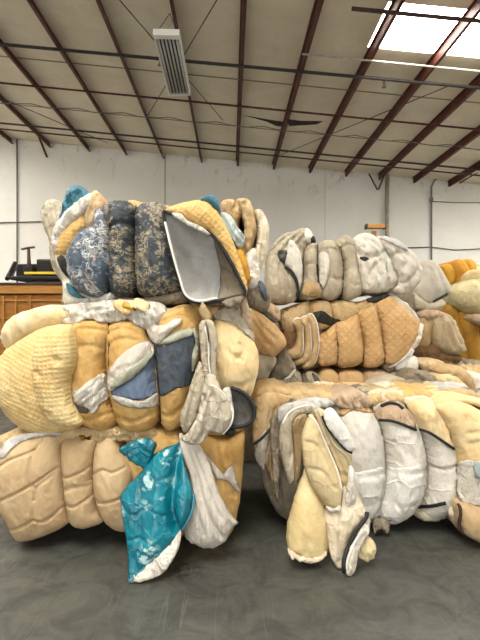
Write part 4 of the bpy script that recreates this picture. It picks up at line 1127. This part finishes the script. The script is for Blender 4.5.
seam_line(Q, [(336, 326), (338, 346), (338, 365)], qq); seam_line(Q, [(358, 314), (362, 340), (363, 365)], qq); seam_line(Q, [(375, 305), (381, 336), (385, 364)], qq)
puff(Q, 'black_plastic', [(366, 299), (376, 296), (386, 293), (389, 297), (380, 302), (370, 303)], d - .02, .03, M['black'], s=1.7, wr=WRS)
puff(Q, 'cover_fold', [(384, 364), (400, 362), (410, 357), (412, 366), (400, 373), (386, 371)], d + .02, .05, M['greige_dark'], back=.8, wr=WRS)

R = thing('mattress_bale', W(345, 300, 5.5), 'grey white mattress bale on top of the right stack', 'bale', 'strapped mattress bales')
d = 5.06
w0 = puff(R, 'cover_flap', [(269, 252), (274, 243), (284, 234), (292, 232), (304, 228), (311, 234), (314, 243), (306, 250), (302, 262), (296, 270), (282, 268), (272, 266)], d + .03, .12, M['greige'], back=1.0, s=1.6, wr=WRX, creases=folds((304, 230), (274, 262), 6, 14, .035, 1.4, 3, 3))
w1 = puff(R, 'cover_pouch', [(269, 258), (275, 255), (281, 258), (285, 266), (292, 274), (297, 286), (297, 297), (290, 303), (278, 303), (271, 297), (268, 280)], d - .04, .12, M['greige'], back=.9, s=1.6, wr=WRS, creases=folds((274, 256), (290, 302), 5, 10, .03, 1.4, -3, 4))
w2 = puff(R, 'cover_fold', [(290, 240), (297, 245), (301, 256), (303, 272), (301, 286), (297, 295), (295, 280), (289, 270), (285, 262), (287, 250)], d - .1, .06, M['white_cover'], back=.5, s=1.6, wr=WRS, creases=folds((292, 242), (299, 292), 3, 4, .025, 1.2, 2, 5))
piping(R, [(285, 267), (291, 271), (296, 279), (298, 289), (297, 297)], [w1, w2], .016, M['charcoal'], lift=.8)
puff(R, 'dark_pocket', [(278, 251), (286, 250), (289, 258), (285, 264), (279, 259)], d - .12, .03, M['lining_dark'], on=[w0, w1], gap=.01, s=1.5, wr=WRX)
puff(R, 'blue_scrap', [(280, 255), (286, 254), (288, 261), (283, 263)], d - .12, .03, M['navy'], on=[w0, w1], gap=.03, s=1.4, wr=WRX)
puff(R, 'white_tip', [(305, 229), (311, 231), (314, 241), (309, 244), (305, 240)], d - .05, .04, M['white_cover'], on=[w0], gap=.02, s=1.5)
puff(R, 'dark_tip', [(310, 236), (314, 236), (316, 242), (311, 243)], d - .05, .02, M['charcoal'], on=[w0], gap=.05, s=1.4)
w3 = puff(R, 'cover_fold', [(304, 252), (308, 244), (315, 243), (318, 254), (317, 272), (319, 285), (323, 293), (316, 299), (302, 299), (300, 290), (304, 276)], d, .14, M['greige'], back=1.1, s=1.7, wr=WRS, p=.45, creases=[([(305, 252), (312, 249), (318, 251)], 1.3, .03), ([(303, 268), (310, 264), (317, 268)], 1.3, .02)])
puff(R, 'brown_patch', [(304, 284), (312, 280), (320, 284), (324, 292), (315, 297), (303, 295)], d, .02, M['tan_cover'], on=[w3], gap=.01, wr=WRS, s=1.6)
w4 = puff(R, 'cover_fold', [(317, 246), (325, 240), (334, 242), (341, 252), (343, 270), (343, 288), (338, 298), (326, 300), (319, 294), (318, 270)], d, .15, M['greige'], back=1.1, s=1.7, wr=WRS, p=.45, creases=[([(317, 252), (328, 250), (341, 254)], 1.3, .03), ([(320, 276), (332, 280), (343, 278)], 1.3, .02)])
puff(R, 'cover_flap', [(319, 254), (324, 252), (329, 254), (330, 268), (327, 282), (323, 289), (319, 280), (318, 266)], d, .03, M['white_cover'], on=[w4], gap=.015, s=1.6, wr=WR)
w5 = puff(R, 'cover_fold', [(336, 244), (340, 238), (346, 235), (353, 240), (357, 256), (359, 276), (363, 290), (356, 298), (345, 300), (342, 290), (343, 266)], d, .15, M['greige'], back=1.1, s=1.7, wr=WRS, p=.45, creases=[([(338, 250), (346, 246), (355, 250)], 1.3, .03), ([(343, 282), (352, 286), (361, 284)], 1.3, .02)])
w6 = puff(R, 'cover_fold', [(352, 242), (358, 235), (366, 233), (374, 236), (382, 246), (387, 256), (390, 272), (391, 288), (380, 293), (368, 293), (361, 288), (357, 268), (353, 254)], d - .03, .16, M['white_cover'], back=1.1, s=1.6, p=.45, wr=WRS,
          creases=folds((356, 238), (384, 290), 6, 16, .022, 1.5, 3, 1) + [([(354, 252), (362, 258), (372, 258), (384, 252)], 2.2, .05), ([(364, 286), (368, 272), (378, 262)], 2, .03), ([(384, 256), (388, 272), (390, 288)], 1.8, .03), ([(360, 240), (370, 244), (380, 252)], 2.2, .03)])
puff(R, 'dark_strap', [(360, 257), (366, 257), (369, 259), (365, 261), (360, 259)], d, .01, M['charcoal'], on=[w6], gap=.01, s=1.4)
w7 = puff(R, 'cover_fold', [(374, 240), (382, 236), (394, 239), (406, 247), (415, 256), (421, 268), (420, 280), (412, 290), (400, 294), (391, 290), (397, 281), (392, 268), (386, 254)], d, .15, M['gauze'], back=1.0, s=1.6, p=.45, wr=WRX, creases=folds((380, 240), (408, 288), 6, 18, .022, 1.5, -4, 2) + [([(388, 258), (396, 254), (404, 258), (400, 270)], 2, .03), ([(400, 284), (410, 278), (416, 268)], 2, .03)])
puff(R, 'white_flap', [(385, 254), (390, 258), (396, 272), (398, 281), (391, 289), (388, 276)], d - .16, .03, M['white_cover'], on=[w6, w7], gap=.02, s=1.5, wr=WRS)
puff(R, 'grey_flap', [(380, 238), (394, 238), (404, 244), (408, 250), (400, 248), (388, 242)], d - .05, .02, M['lining'], on=[w7], gap=.015, s=1.6)
seam_line(R, [(318, 244), (317, 270), (320, 296)], [w3, w4]); seam_line(R, [(341, 246), (343, 270), (342, 297)], [w4, w5])

# ---------- right front bale
S = thing('mattress_bale', W(390, 530, 4.), 'cream and white quilted mattress bale on the floor at front right', 'bale', 'strapped mattress bales')
d = 3.46
s0 = puff(S, 'foam_fold', [(254, 402), (270, 394), (296, 396), (318, 403), (340, 402), (352, 408), (356, 440), (352, 490), (344, 520), (310, 524), (280, 515), (262, 480), (254, 440)], d + .02, .12, M['greige_dark'], back=.8, p=.4, wr=WRS, creases=folds((268, 398), (280, 512), 7, 18, .03, 1.8, 4, 15))
s1 = puff(S, 'quilted_fold', [(338, 412), (348, 406), (362, 406), (374, 414), (381, 432), (384, 455), (384, 480), (380, 506), (374, 519), (360, 523), (348, 510), (340, 480), (336, 445)], d, .17, M['grey_mesh'], back=.8, p=.42, s=1.8, wr=WR,
          creases=[([(342, 469), (362, 470), (384, 467)], 1.5, .03), ([(350, 496), (366, 498), (380, 494)], 1.6, .014)])
s2 = puff(S, 'quilted_fold', [(373, 410), (381, 402), (393, 399), (404, 405), (414, 420), (421, 440), (424, 462), (423, 484), (415, 505), (400, 519), (386, 522), (377, 515), (382, 495), (384, 465), (381, 435)], d, .19, M['grey_quilt'], back=.8, p=.42, s=1.8, wr=WR,
          creases=[([(384, 467), (404, 466), (424, 464)], 1.5, .03), ([(383, 497), (402, 498), (420, 492)], 1.6, .016)])
s3 = puff(S, 'quilted_fold', [(404, 402), (416, 397), (429, 398), (440, 410), (448, 428), (454, 446), (457, 468), (456, 490), (451, 505), (438, 514), (424, 515), (418, 508), (424, 484), (424, 455), (416, 428)], d, .19, M['grey_quilt'], back=.8, p=.42, s=1.8, wr=WR,
          creases=[([(424, 463), (440, 461), (456, 452)], 1.5, .03)])
s3b = puff(S, 'quilted_fold', [(414, 508), (430, 507), (446, 503), (450, 510), (440, 519), (424, 520), (415, 516)], d - .02, .07, M['greige'], back=.75, p=.4)
d4_ = 3.3
s4 = puff(S, 'foam_fold', [(438, 408), (450, 402), (466, 404), (486, 414), (508, 430), (516, 470), (512, 520), (494, 540), (474, 538), (462, 524), (456, 500), (457, 468), (452, 440), (444, 420)], d4_, .16, M['foam_cream'], back=.8, p=.42, s=1.9, wr=WR,
          creases=[([(462, 430), (470, 428)], 2.4, .018), ([(463, 440), (472, 437)], 2.4, .016)])
s5 = puff(S, 'foam_fold', [(430, 402), (446, 396), (466, 396), (490, 402), (512, 412), (512, 428), (490, 412), (466, 404), (448, 405), (436, 410)], d4_ + .1, .1, M['foam_lemon'], back=.75, p=.45, wr=WR)
s6 = puff(S, 'white_panel', [(458, 464), (470, 460), (486, 462), (512, 466), (512, 512), (494, 505), (476, 506), (460, 500), (456, 482)], d4_, .015, M['white_cover'], on=[s4], gap=.008, wr=WR)
puff(S, 'grey_scrap', [(473, 465), (480, 462), (486, 466), (484, 476), (477, 478), (474, 472)], d4_, .04, M['skyblue'], on=[s4, s6], gap=.015, s=1.6, wr=WRS)
s7 = puff(S, 'cover_flap', [(447, 512), (455, 500), (462, 504), (460, 520), (463, 534), (456, 528)], d4_, .04, M['cream_cover'], s=1.7, wr=WR)
s8 = puff(S, 'quilted_fold', [(460, 506), (476, 506), (500, 508), (512, 512), (508, 536), (492, 546), (474, 540), (463, 532)], 3.17, .1, M['beige'], back=.75, p=.45, s=1.8, wr=WR)
piping(S, [(453, 503), (459, 505), (461, 514), (459, 524), (463, 534)], [s7, s8], .012, M['brown_piping'])
v1_ = puff(S, 'white_panel', [(342, 470), (352, 472), (366, 471), (384, 468), (383, 490), (380, 506), (374, 518), (362, 522), (350, 512), (344, 494)], d, .012, M['white_quilt'], on=[s1], gap=.006)
v2_ = puff(S, 'white_panel', [(384, 468), (396, 468), (410, 467), (424, 465), (423, 484), (415, 505), (401, 518), (387, 521), (378, 515), (382, 496)], d, .012, M['white_quilt'], on=[s2], gap=.006, creases=[([(386, 482), (396, 480), (400, 490), (396, 502), (402, 512)], 1.5, .012)])
# foam showing above the corded seams
u2 = puff(S, 'foam_edge', [(374, 412), (382, 403), (394, 400), (404, 406), (412, 418), (417, 430), (404, 426), (390, 421), (379, 421)], d, .02, M['pinkish'], on=[s2], gap=.008, wr=WRS)
u3 = puff(S, 'foam_edge', [(406, 403), (417, 398), (429, 399), (440, 411), (448, 428), (454, 448), (440, 440), (428, 433), (418, 430), (412, 416)], d, .02, M['foam_cream'], on=[s3], gap=.008, wr=WRS)
u1 = puff(S, 'foam_edge', [(338, 412), (348, 405), (362, 404), (374, 411), (368, 413), (354, 410), (343, 416)], d, .02, M['foam_tan'], on=[s1], gap=.008, wr=WRS)
piping(S, [(379, 420), (392, 421), (404, 425), (416, 430)], [s2, u2], .01, M['charcoal'])
piping(S, [(417, 429), (428, 432), (441, 440), (454, 449)], [s3, u3], .01, M['charcoal'])
piping(S, [(418, 507), (432, 506), (446, 503)], [s3, s3b], .012, M['black'])
piping(S, [(381, 406), (390, 403), (398, 405), (403, 409)], [s2, u2], .012, M['charcoal'])
for pts, on in (([(375, 414), (382, 436), (384, 466), (382, 496)], [s1, s2]), ([(405, 404), (416, 428), (424, 456), (424, 486)], [s2, s3])):
    seam_line(S, pts, on)
# loose covers crumpled on its top
for k, (pts, m, dd, bk) in enumerate((
        ([(250, 400), (256, 391), (268, 386), (284, 388), (298, 396), (290, 402), (270, 402)], 'tan_cover', 3.5, .5),
        ([(284, 398), (298, 391), (318, 391), (336, 395), (350, 401), (338, 406), (316, 404), (296, 405)], 'beige_top', 3.48, .5),
        ([(296, 402), (310, 398), (328, 399), (334, 405), (318, 409), (300, 408)], 'lining', 3.4, .4),
        ([(330, 399), (344, 392), (358, 391), (368, 396), (372, 405), (358, 409), (342, 408)], 'pinkish', 3.42, .4),
        ([(366, 399), (380, 393), (394, 392), (404, 397), (402, 405), (386, 404), (372, 406)], 'beige_top', 3.5, .5),
        ([(392, 398), (408, 391), (424, 390), (438, 396), (436, 404), (418, 400), (402, 402)], 'foam_gold', 3.55, .5))):
    puff(S, 'cover_fold', pts, dd, .06, M[m], back=bk, wr=WRX, s=1.7)
rr = random.Random(11)
mats_ = ['beige_top', 'tan_cover', 'greige_dark', 'greige', 'beige_top', 'leaf', 'foam_gold', 'greige_dark', 'cream_cover', 'foam_tan', 'lining', 'tan_cover', 'brown']
kk = 0
for row in range(4):
    yy = 3.6 + row * .16
    xx = .08 + rr.uniform(0, .12)
    while xx < 2.0 - .1 * row:
        rx = rr.uniform(.10, .2)
        mound(S, 'crumpled_cover', (xx + rx * .6, yy + rr.uniform(-.05, .05), .91 + rr.uniform(0, .015)), rx, rr.uniform(.07, .13), rr.uniform(.04, .065),
              rr.uniform(-.6, .6), M[mats_[kk % len(mats_)]], .024)
        xx += rx * rr.uniform(1.25, 1.7); kk += rr.choice((1, 1, 2, 5))

# grey rag dropped on the floor at its foot
puff(None, 'rag', [(373, 520), (381, 518), (389, 521), (390, 528), (387, 534), (380, 530), (374, 533)], 3.32, .03, M['greige_dark'], gy=-.3, wr=WRX, s=1.5)
tag(bpy.data.objects['rag'], 'small crumpled grey rag on the floor under the white quilted folds', 'rag')

# left end of the front right bale: hanging covers
J = thing('mattress_cover', W(268, 480, 3.3), 'brownish grey cover hanging down the left end of the front right bale', 'mattress cover')
j1 = puff(J, 'cover_fold', [(254, 400), (264, 393), (280, 393), (292, 398), (284, 408), (280, 424), (279, 446), (279, 470), (277, 498), (272, 484), (266, 466), (258, 460), (253, 440), (252, 418)], 3.34, .07, M['tan_cover'], s=1.7, wr=[(.016, 9, 82, 3.5)], hb=.02, creases=folds((274, 396), (268, 490), 6, 11, .025, 1.5, 3, 14))
j2 = puff(J, 'pale_panel', [(254, 455), (258, 440), (266, 430), (269, 436), (266, 456), (264, 470), (257, 462)], 3.3, .025, M['grey_side'], on=[j1], gap=.012, s=1.6)
piping(J, [(254, 444), (262, 438), (271, 428)], [j1, j2], .01, M['charcoal'])
puff(J, 'cover_fold', [(271, 420), (278, 414), (281, 430), (280, 456), (279, 480), (278, 502), (274, 488), (271, 460)], 3.26, .03, M['greige_dark'], s=1.6, wr=WRS)

L = thing('mattress_cover', W(325, 570, 3.), 'cream quilted mattress cover hanging in leaf shaped folds at front right', 'mattress cover')
l0 = puff(L, 'grey_fold', [(278, 408), (292, 402), (310, 402), (320, 408), (312, 414), (296, 414), (284, 420), (278, 424)], 3.27, .05, M['lining'], s=1.7, wr=WRX)
l1 = puff(L, 'loop_fold', [(281, 424), (287, 412), (296, 406), (305, 404), (312, 407), (312, 413), (304, 414), (296, 417), (292, 427), (293, 445), (294, 462), (294, 480), (290, 484), (285, 472), (281, 456), (279, 440)], 3.12, .05, M['greige'], s=1.5, wr=[(.008, 8, 80, 3)], p=.5, creases=folds((290, 412), (288, 478), 3, 4, .014, 1.2, -5, 21))
piping(L, [(283, 424), (288, 414), (297, 408), (308, 405)], [l1], .007, M['white_piping'])
l2 = puff(L, 'dark_inside', [(292, 426), (296, 417), (306, 414), (306, 430), (302, 450), (299, 476), (294, 484), (293, 450)], 3.2, .02, M['tan_cover'], s=1.7)
l5 = puff(L, 'foam_pillow', [(302, 476), (306, 464), (312, 462), (318, 480), (323, 500), (327, 516), (329, 535), (328, 550), (322, 558), (311, 560), (298, 557), (289, 550), (286, 538), (288, 520), (294, 498)], 3.02, .12, M['foam_lemon'], s=1.7, p=.48, gy=-.1, hb=.06, wr=[(.006, 14, 80, 2)])
puff(L, 'torn_hem', [(287, 547), (296, 553), (310, 556), (322, 554), (328, 549), (324, 559), (312, 562), (298, 560), (289, 556)], 2.9, .025, M['cream_cover'], s=1.5, gy=-.1, jit=.9, wr=WRX)
l6 = puff(L, 'quilted_panel', [(324, 510), (336, 508), (342, 490), (347, 474), (352, 468), (356, 482), (361, 500), (367, 514), (361, 522), (353, 534), (346, 548), (343, 560), (344, 570, 1), (336, 566), (330, 556), (327, 535)], 2.96, .06, M['cream_cover'], s=1.6, gy=-.17, p=.5, wr=WR, creases=[([(340, 512), (338, 534), (342, 558)], 2.4, .016)])
l7 = puff(L, 'white_inside', [(366, 514), (370, 519), (370, 532), (362, 545), (358, 556), (356, 568), (350, 576), (345, 572), (344, 558), (350, 540), (358, 526)], 2.86, .035, M['white_cover'], s=1.6, gy=-.16, wr=WRS, creases=folds((366, 518), (346, 572), 4, 6, .014, 1.2, 3, 22))
puff(L, 'foam_tip', [(357, 548), (360, 540), (366, 536), (373, 540), (376, 550), (373, 558), (365, 561), (358, 557)], 2.92, .05, M['foam_pale'], s=1.5, wr=WRS)
piping(L, [(367, 512), (366, 518), (357, 530), (349, 545), (344, 560), (344, 572)], [l6, l7], .013, M['black'], lift=.8)
piping(L, [(346, 571), (348, 558), (354, 544), (362, 530)], [l7], .007, M['white_piping'])
l8 = puff(L, 'pleat', [(349, 466), (354, 470), (356, 486), (356, 498), (351, 505), (346, 507), (345, 498), (347, 484)], 2.95, .03, M['white_cover'], s=1.5, wr=[(.01, 4, 88, 4)])
l3 = puff(L, 'leaf_fold', [(314, 411), (320, 408), (326, 412), (332, 424), (341, 440), (351, 454), (352, 466), (350, 482), (346, 497), (340, 490), (336, 470), (330, 454), (322, 436), (317, 424)], 3.03, .05, M['leaf'], s=1.6, p=.5, wr=WR, creases=[([(322, 422), (332, 446), (344, 474)], 2, .012)])
l9 = puff(L, 'leaf_fold', [(301, 440), (304, 426), (308, 417), (313, 414), (318, 424), (323, 438), (330, 454), (336, 468), (341, 484), (342, 496), (339, 509), (333, 511), (327, 507), (318, 497), (310, 484), (304, 466)], 2.98, .075, M['leaf'], s=1.6, p=.48, gy=-.03, wr=[(.003, 14, 70, 2)],
          creases=[([(306, 440), (316, 444), (326, 462)], 1.8, .012), ([(308, 466), (320, 468), (334, 486)], 1.8, .012), ([(316, 444), (318, 468)], 1.8, .008)])
puff(L, 'torn_hem', [(326, 506), (334, 508), (340, 504), (341, 510), (334, 513), (327, 510)], 2.93, .02, M['white_cover'], s=1.4, jit=.6, wr=WRS)
piping(L, [(309, 415), (316, 422), (323, 438), (331, 456), (338, 474), (342, 492)], [l9], .007, M['white_piping'])
piping(L, [(318, 410), (326, 428), (334, 444), (346, 456), (351, 468)], [l3], .009, M['greige'])
l4 = puff(L, 'white_tip', [(322, 414), (326, 409), (332, 408), (339, 416), (347, 428), (353, 440), (355, 449), (351, 452), (344, 448), (335, 438), (326, 426)], 2.98, .035, M['white_quilt'], s=1.5, p=.45)
piping(L, [(322, 416), (327, 427), (336, 439), (345, 449), (352, 453)], [l4], .008, M['charcoal'], lift=.4)

# ---------- loose covers on the row behind
U = thing('mattress_cover', W(450, 398, 4.6), 'yellow cover heaped on the low bale right behind the front right bale', 'mattress cover')
X0 = thing('mattress_bale', W(440, 460, 5.4), 'low bale at the right edge buried under heaped covers', 'bale', 'strapped mattress bales')
for a, b in ((408, 432), (432, 458), (458, 486), (486, 514)):
    puff(X0, 'foam_fold', [(a, 390), ((a + b) / 2, 385), (b, 390), (b + 1, 430), (b, 462), ((a + b) / 2, 470), (a, 462), (a - 1, 430)], 4.75, .1, M['greige'], back=1.3, p=.42, wr=WR)
puff(U, 'cover_fold', [(440, 372), (446, 367), (458, 366), (468, 372), (474, 384), (472, 394), (462, 390), (450, 380)], 4.55, .07, M['tan_cover'], back=.3, s=1.6, wr=WRX)
puff(U, 'cover_fold', [(438, 378), (448, 374), (460, 379), (468, 388), (468, 398), (452, 402), (434, 400), (430, 394), (440, 388)], 4.5, .07, M['leaf'], back=.3, s=1.6, wr=WRX)
for nm, lab, pts, m, dd in (
        ('mattress_cover', 'crumpled dark grey cover lying right of the tan quilted bale', [(404, 376), (414, 370), (426, 372), (438, 378), (442, 388), (434, 394), (420, 396), (406, 388)], 'greige_dark', 4.6),
        ('mattress_cover', 'mottled cream cover lying below the plastic wrapped bale', [(420, 362), (432, 359), (444, 362), (446, 370), (438, 378), (426, 374), (420, 368)], 'beige_top', 4.95),
        ('mattress_cover', 'pale cover sliding off at the right edge behind the front bale', [(466, 372), (480, 374), (500, 380), (500, 400), (480, 400), (472, 392)], 'white_cover', 4.6),
        ('mattress_cover', 'grey mottled cover lying behind the middle of the front right bale', [(372, 386), (384, 379), (398, 377), (410, 382), (412, 392), (396, 396), (376, 394)], 'greige', 4.6)):
    o = puff(None, nm, pts, dd, .09, M[m], back=.3, s=1.6, wr=[(.035, 8, 40, 1.6)])
    tag(o, lab, 'mattress cover')
rq = random.Random(3)
for k, (px, dd, m, lab) in enumerate(((412, 4.95, 'charcoal', 'dark crumpled cloth lying against the right end of the tan quilted bale'), (428, 4.85, 'greige_dark', 'grey brown crumpled cloth in front of the dusty plastic wrapped bale'),
        (446, 5.05, 'brown', 'brown crumpled cloth behind the heaped yellow cover'), (470, 5.0, 'beige_top', 'beige crumpled cloth at the right edge behind the pale cover'),
        (436, 5.4, 'greige', 'light grey crumpled cloth directly under the dusty plastic wrapped bale'))):
    q_ = W(px, 0, dd)
    tag(mound(None, 'crumpled_cloth', (q_.x, dd, .875), rq.uniform(.16, .24), rq.uniform(.1, .16), rq.uniform(.1, .17), rq.uniform(-.5, .5), M[m], .05), lab, 'cloth')
Z = thing('fabric_roll', W(412, 372, 4.8), 'rolled grey cloth with a white end beside the tan quilted bale', 'roll')
z1 = puff(Z, 'roll_body', [(398, 370), (404, 362), (414, 356), (419, 362), (417, 370), (408, 374)], 4.9, .06, M['lining'], back=.3, s=1.6, wr=WR)
puff(Z, 'white_end', [(407, 369), (408, 361), (413, 357), (418, 361), (417, 369), (412, 372)], 4.8, .03, M['white_cover'], s=1.4)

# ---------- far right bales
P_ = thing('mattress_bale', W(440, 352, 6.8), 'dusty plastic wrapped bale right of the tan quilted bale', 'bale', 'strapped mattress bales')
p1 = puff(P_, 'cover_fold', [(416, 316), (424, 310), (432, 314), (431, 330), (430, 345), (420, 348), (414, 334)], 6.3, .15, M['tan_cover'], back=1.2, s=1.6, wr=WRS, creases=folds((424, 312), (423, 344), 4, 6, .035, 1.2, 1, 17))
p2 = puff(P_, 'plastic_wrapped_fold', [(430, 318), (440, 313), (452, 317), (459, 332), (467, 350, 1), (457, 355), (444, 352), (434, 344), (431, 332)], 6.25, .14, M['dusty'], back=1.2, s=1.6, wr=WRS, p=.42, creases=folds((442, 315), (452, 352), 5, 12, .04, 1.3, 2, 16))
puff(P_, 'pink_fold', [(418, 315), (426, 309), (440, 311), (450, 316), (438, 317), (428, 320)], 6.2, .08, M['pinkish'], back=.9, s=1.6, wr=WRS)
puff(P_, 'dark_base', [(414, 346), (430, 343), (446, 351), (462, 356), (458, 363), (436, 362), (416, 358)], 6.3, .1, M['brown'], back=1.2, s=1.6, wr=WRX)
o = thing('mattress_bale', W(440, 425, 6.8), 'grey bale on the floor carrying the dusty plastic wrapped bale', 'bale', 'strapped mattress bales')
for a, b in ((412, 438), (438, 466), (466, 490)):
    puff(o, 'foam_fold', [(a, 366), ((a + b) / 2, 361), (b, 366), (b, 400), (b, 428), ((a + b) / 2, 432), (a, 428), (a, 400)], 6.35, .1, M['greige_dark'], back=1.2, p=.42, wr=WR)
V_ = thing('mattress_bale', W(432, 305, 6.8), 'smooth greyish white bale standing right of the top grey bale', 'bale', 'strapped mattress bales')
v1 = puff(V_, 'cover_fold', [(418, 270), (422, 264), (430, 260), (438, 266), (445, 278), (451, 291), (444, 299), (432, 305), (420, 302), (414, 290)], 6.35, .16, M['grey_side'], back=1.2, s=1.6, p=.4, wr=WR, creases=folds((428, 262), (436, 300), 4, 12, .025, 1.4, 2, 18))
puff(V_, 'cover_flap', [(414, 292), (420, 298), (430, 303), (440, 299), (446, 303), (440, 310), (426, 312), (414, 306)], 6.25, .08, M['greige'], back=.9, s=1.6, wr=WRS)
piping(V_, [(433, 302), (440, 298), (447, 294)], [v1], .018, M['charcoal'])
puff(V_, 'cover_flap', [(402, 294), (410, 290), (416, 296), (420, 308), (412, 312), (402, 306)], 6.3, .08, M['greige_dark'], back=.9, s=1.6, wr=WRS)

# yellow bales by the right wall
for loc, lab, pieces in (
    ((470, 330, 9.0), 'bundle of bright yellow orange foam on the far right pile', (
        ([(438, 268), (446, 264), (454, 268), (456, 280), (450, 288), (442, 284)], 'mustard', 8.6), ([(451, 266), (457, 259), (465, 263), (468, 275), (463, 288), (455, 288), (453, 276)], 'orange', 8.5), ([(434, 276), (440, 270), (446, 276), (447, 292), (440, 298), (434, 290)], 'ochre', 8.65), ([(460, 262), (468, 259), (474, 266), (472, 278), (464, 280)], 'mustard', 8.55),
        ([(444, 286), (454, 284), (462, 290), (458, 306), (448, 306), (443, 296)], 'ochre', 8.55), ([(464, 270), (476, 266), (484, 272), (484, 286), (468, 286)], 'foam_lemon', 8.6),
        ([(468, 266), (480, 262), (496, 266), (496, 276), (476, 274)], 'sage', 8.8))),
    ((470, 352, 8.8), 'wall of ochre yellow foam bales at the right edge', (
        ([(444, 308), (452, 304), (458, 312), (462, 330), (468, 350), (470, 374), (458, 372), (450, 350), (446, 328)], 'ochre', 8.3), ([(456, 314), (466, 309), (474, 314), (478, 340), (478, 370), (468, 374), (462, 340)], 'ochre', 8.2),
        ([(472, 316), (484, 312), (500, 316), (502, 345), (500, 374), (480, 374), (476, 345)], 'ochre', 8.25)))):
    t = thing('foam_bale', W(*loc), lab, 'bale')
    for pts, m, dd in pieces:
        puff(t, 'foam_fold', pts, dd, .22, M[m], back=1.3, s=1.6, p=.45, wr=WRS)
t = thing('cloth_sack', W(475, 312, 8.2), 'pale yellow cloth bundle bulging on the far right pile', 'sack')
puff(t, 'sack_body', [(453, 292), (460, 286), (470, 280), (484, 278), (502, 282), (506, 300), (500, 314), (484, 317), (468, 311), (458, 304)], 7.9, .3, M['cream_bag'], back=.8, s=1.6, wr=WRX, p=.45)
puff(t, 'sack_neck', [(474, 282), (474, 272), (482, 268), (498, 270), (500, 284), (486, 286)], 7.9, .2, M['foam_lemon'], back=.6, s=1.6, wr=WRS)
puff(t, 'white_fold', [(471, 317), (480, 313), (492, 316), (492, 324), (480, 325)], 7.8, .1, M['pinkish'], back=.3, s=1.6, wr=WRS)
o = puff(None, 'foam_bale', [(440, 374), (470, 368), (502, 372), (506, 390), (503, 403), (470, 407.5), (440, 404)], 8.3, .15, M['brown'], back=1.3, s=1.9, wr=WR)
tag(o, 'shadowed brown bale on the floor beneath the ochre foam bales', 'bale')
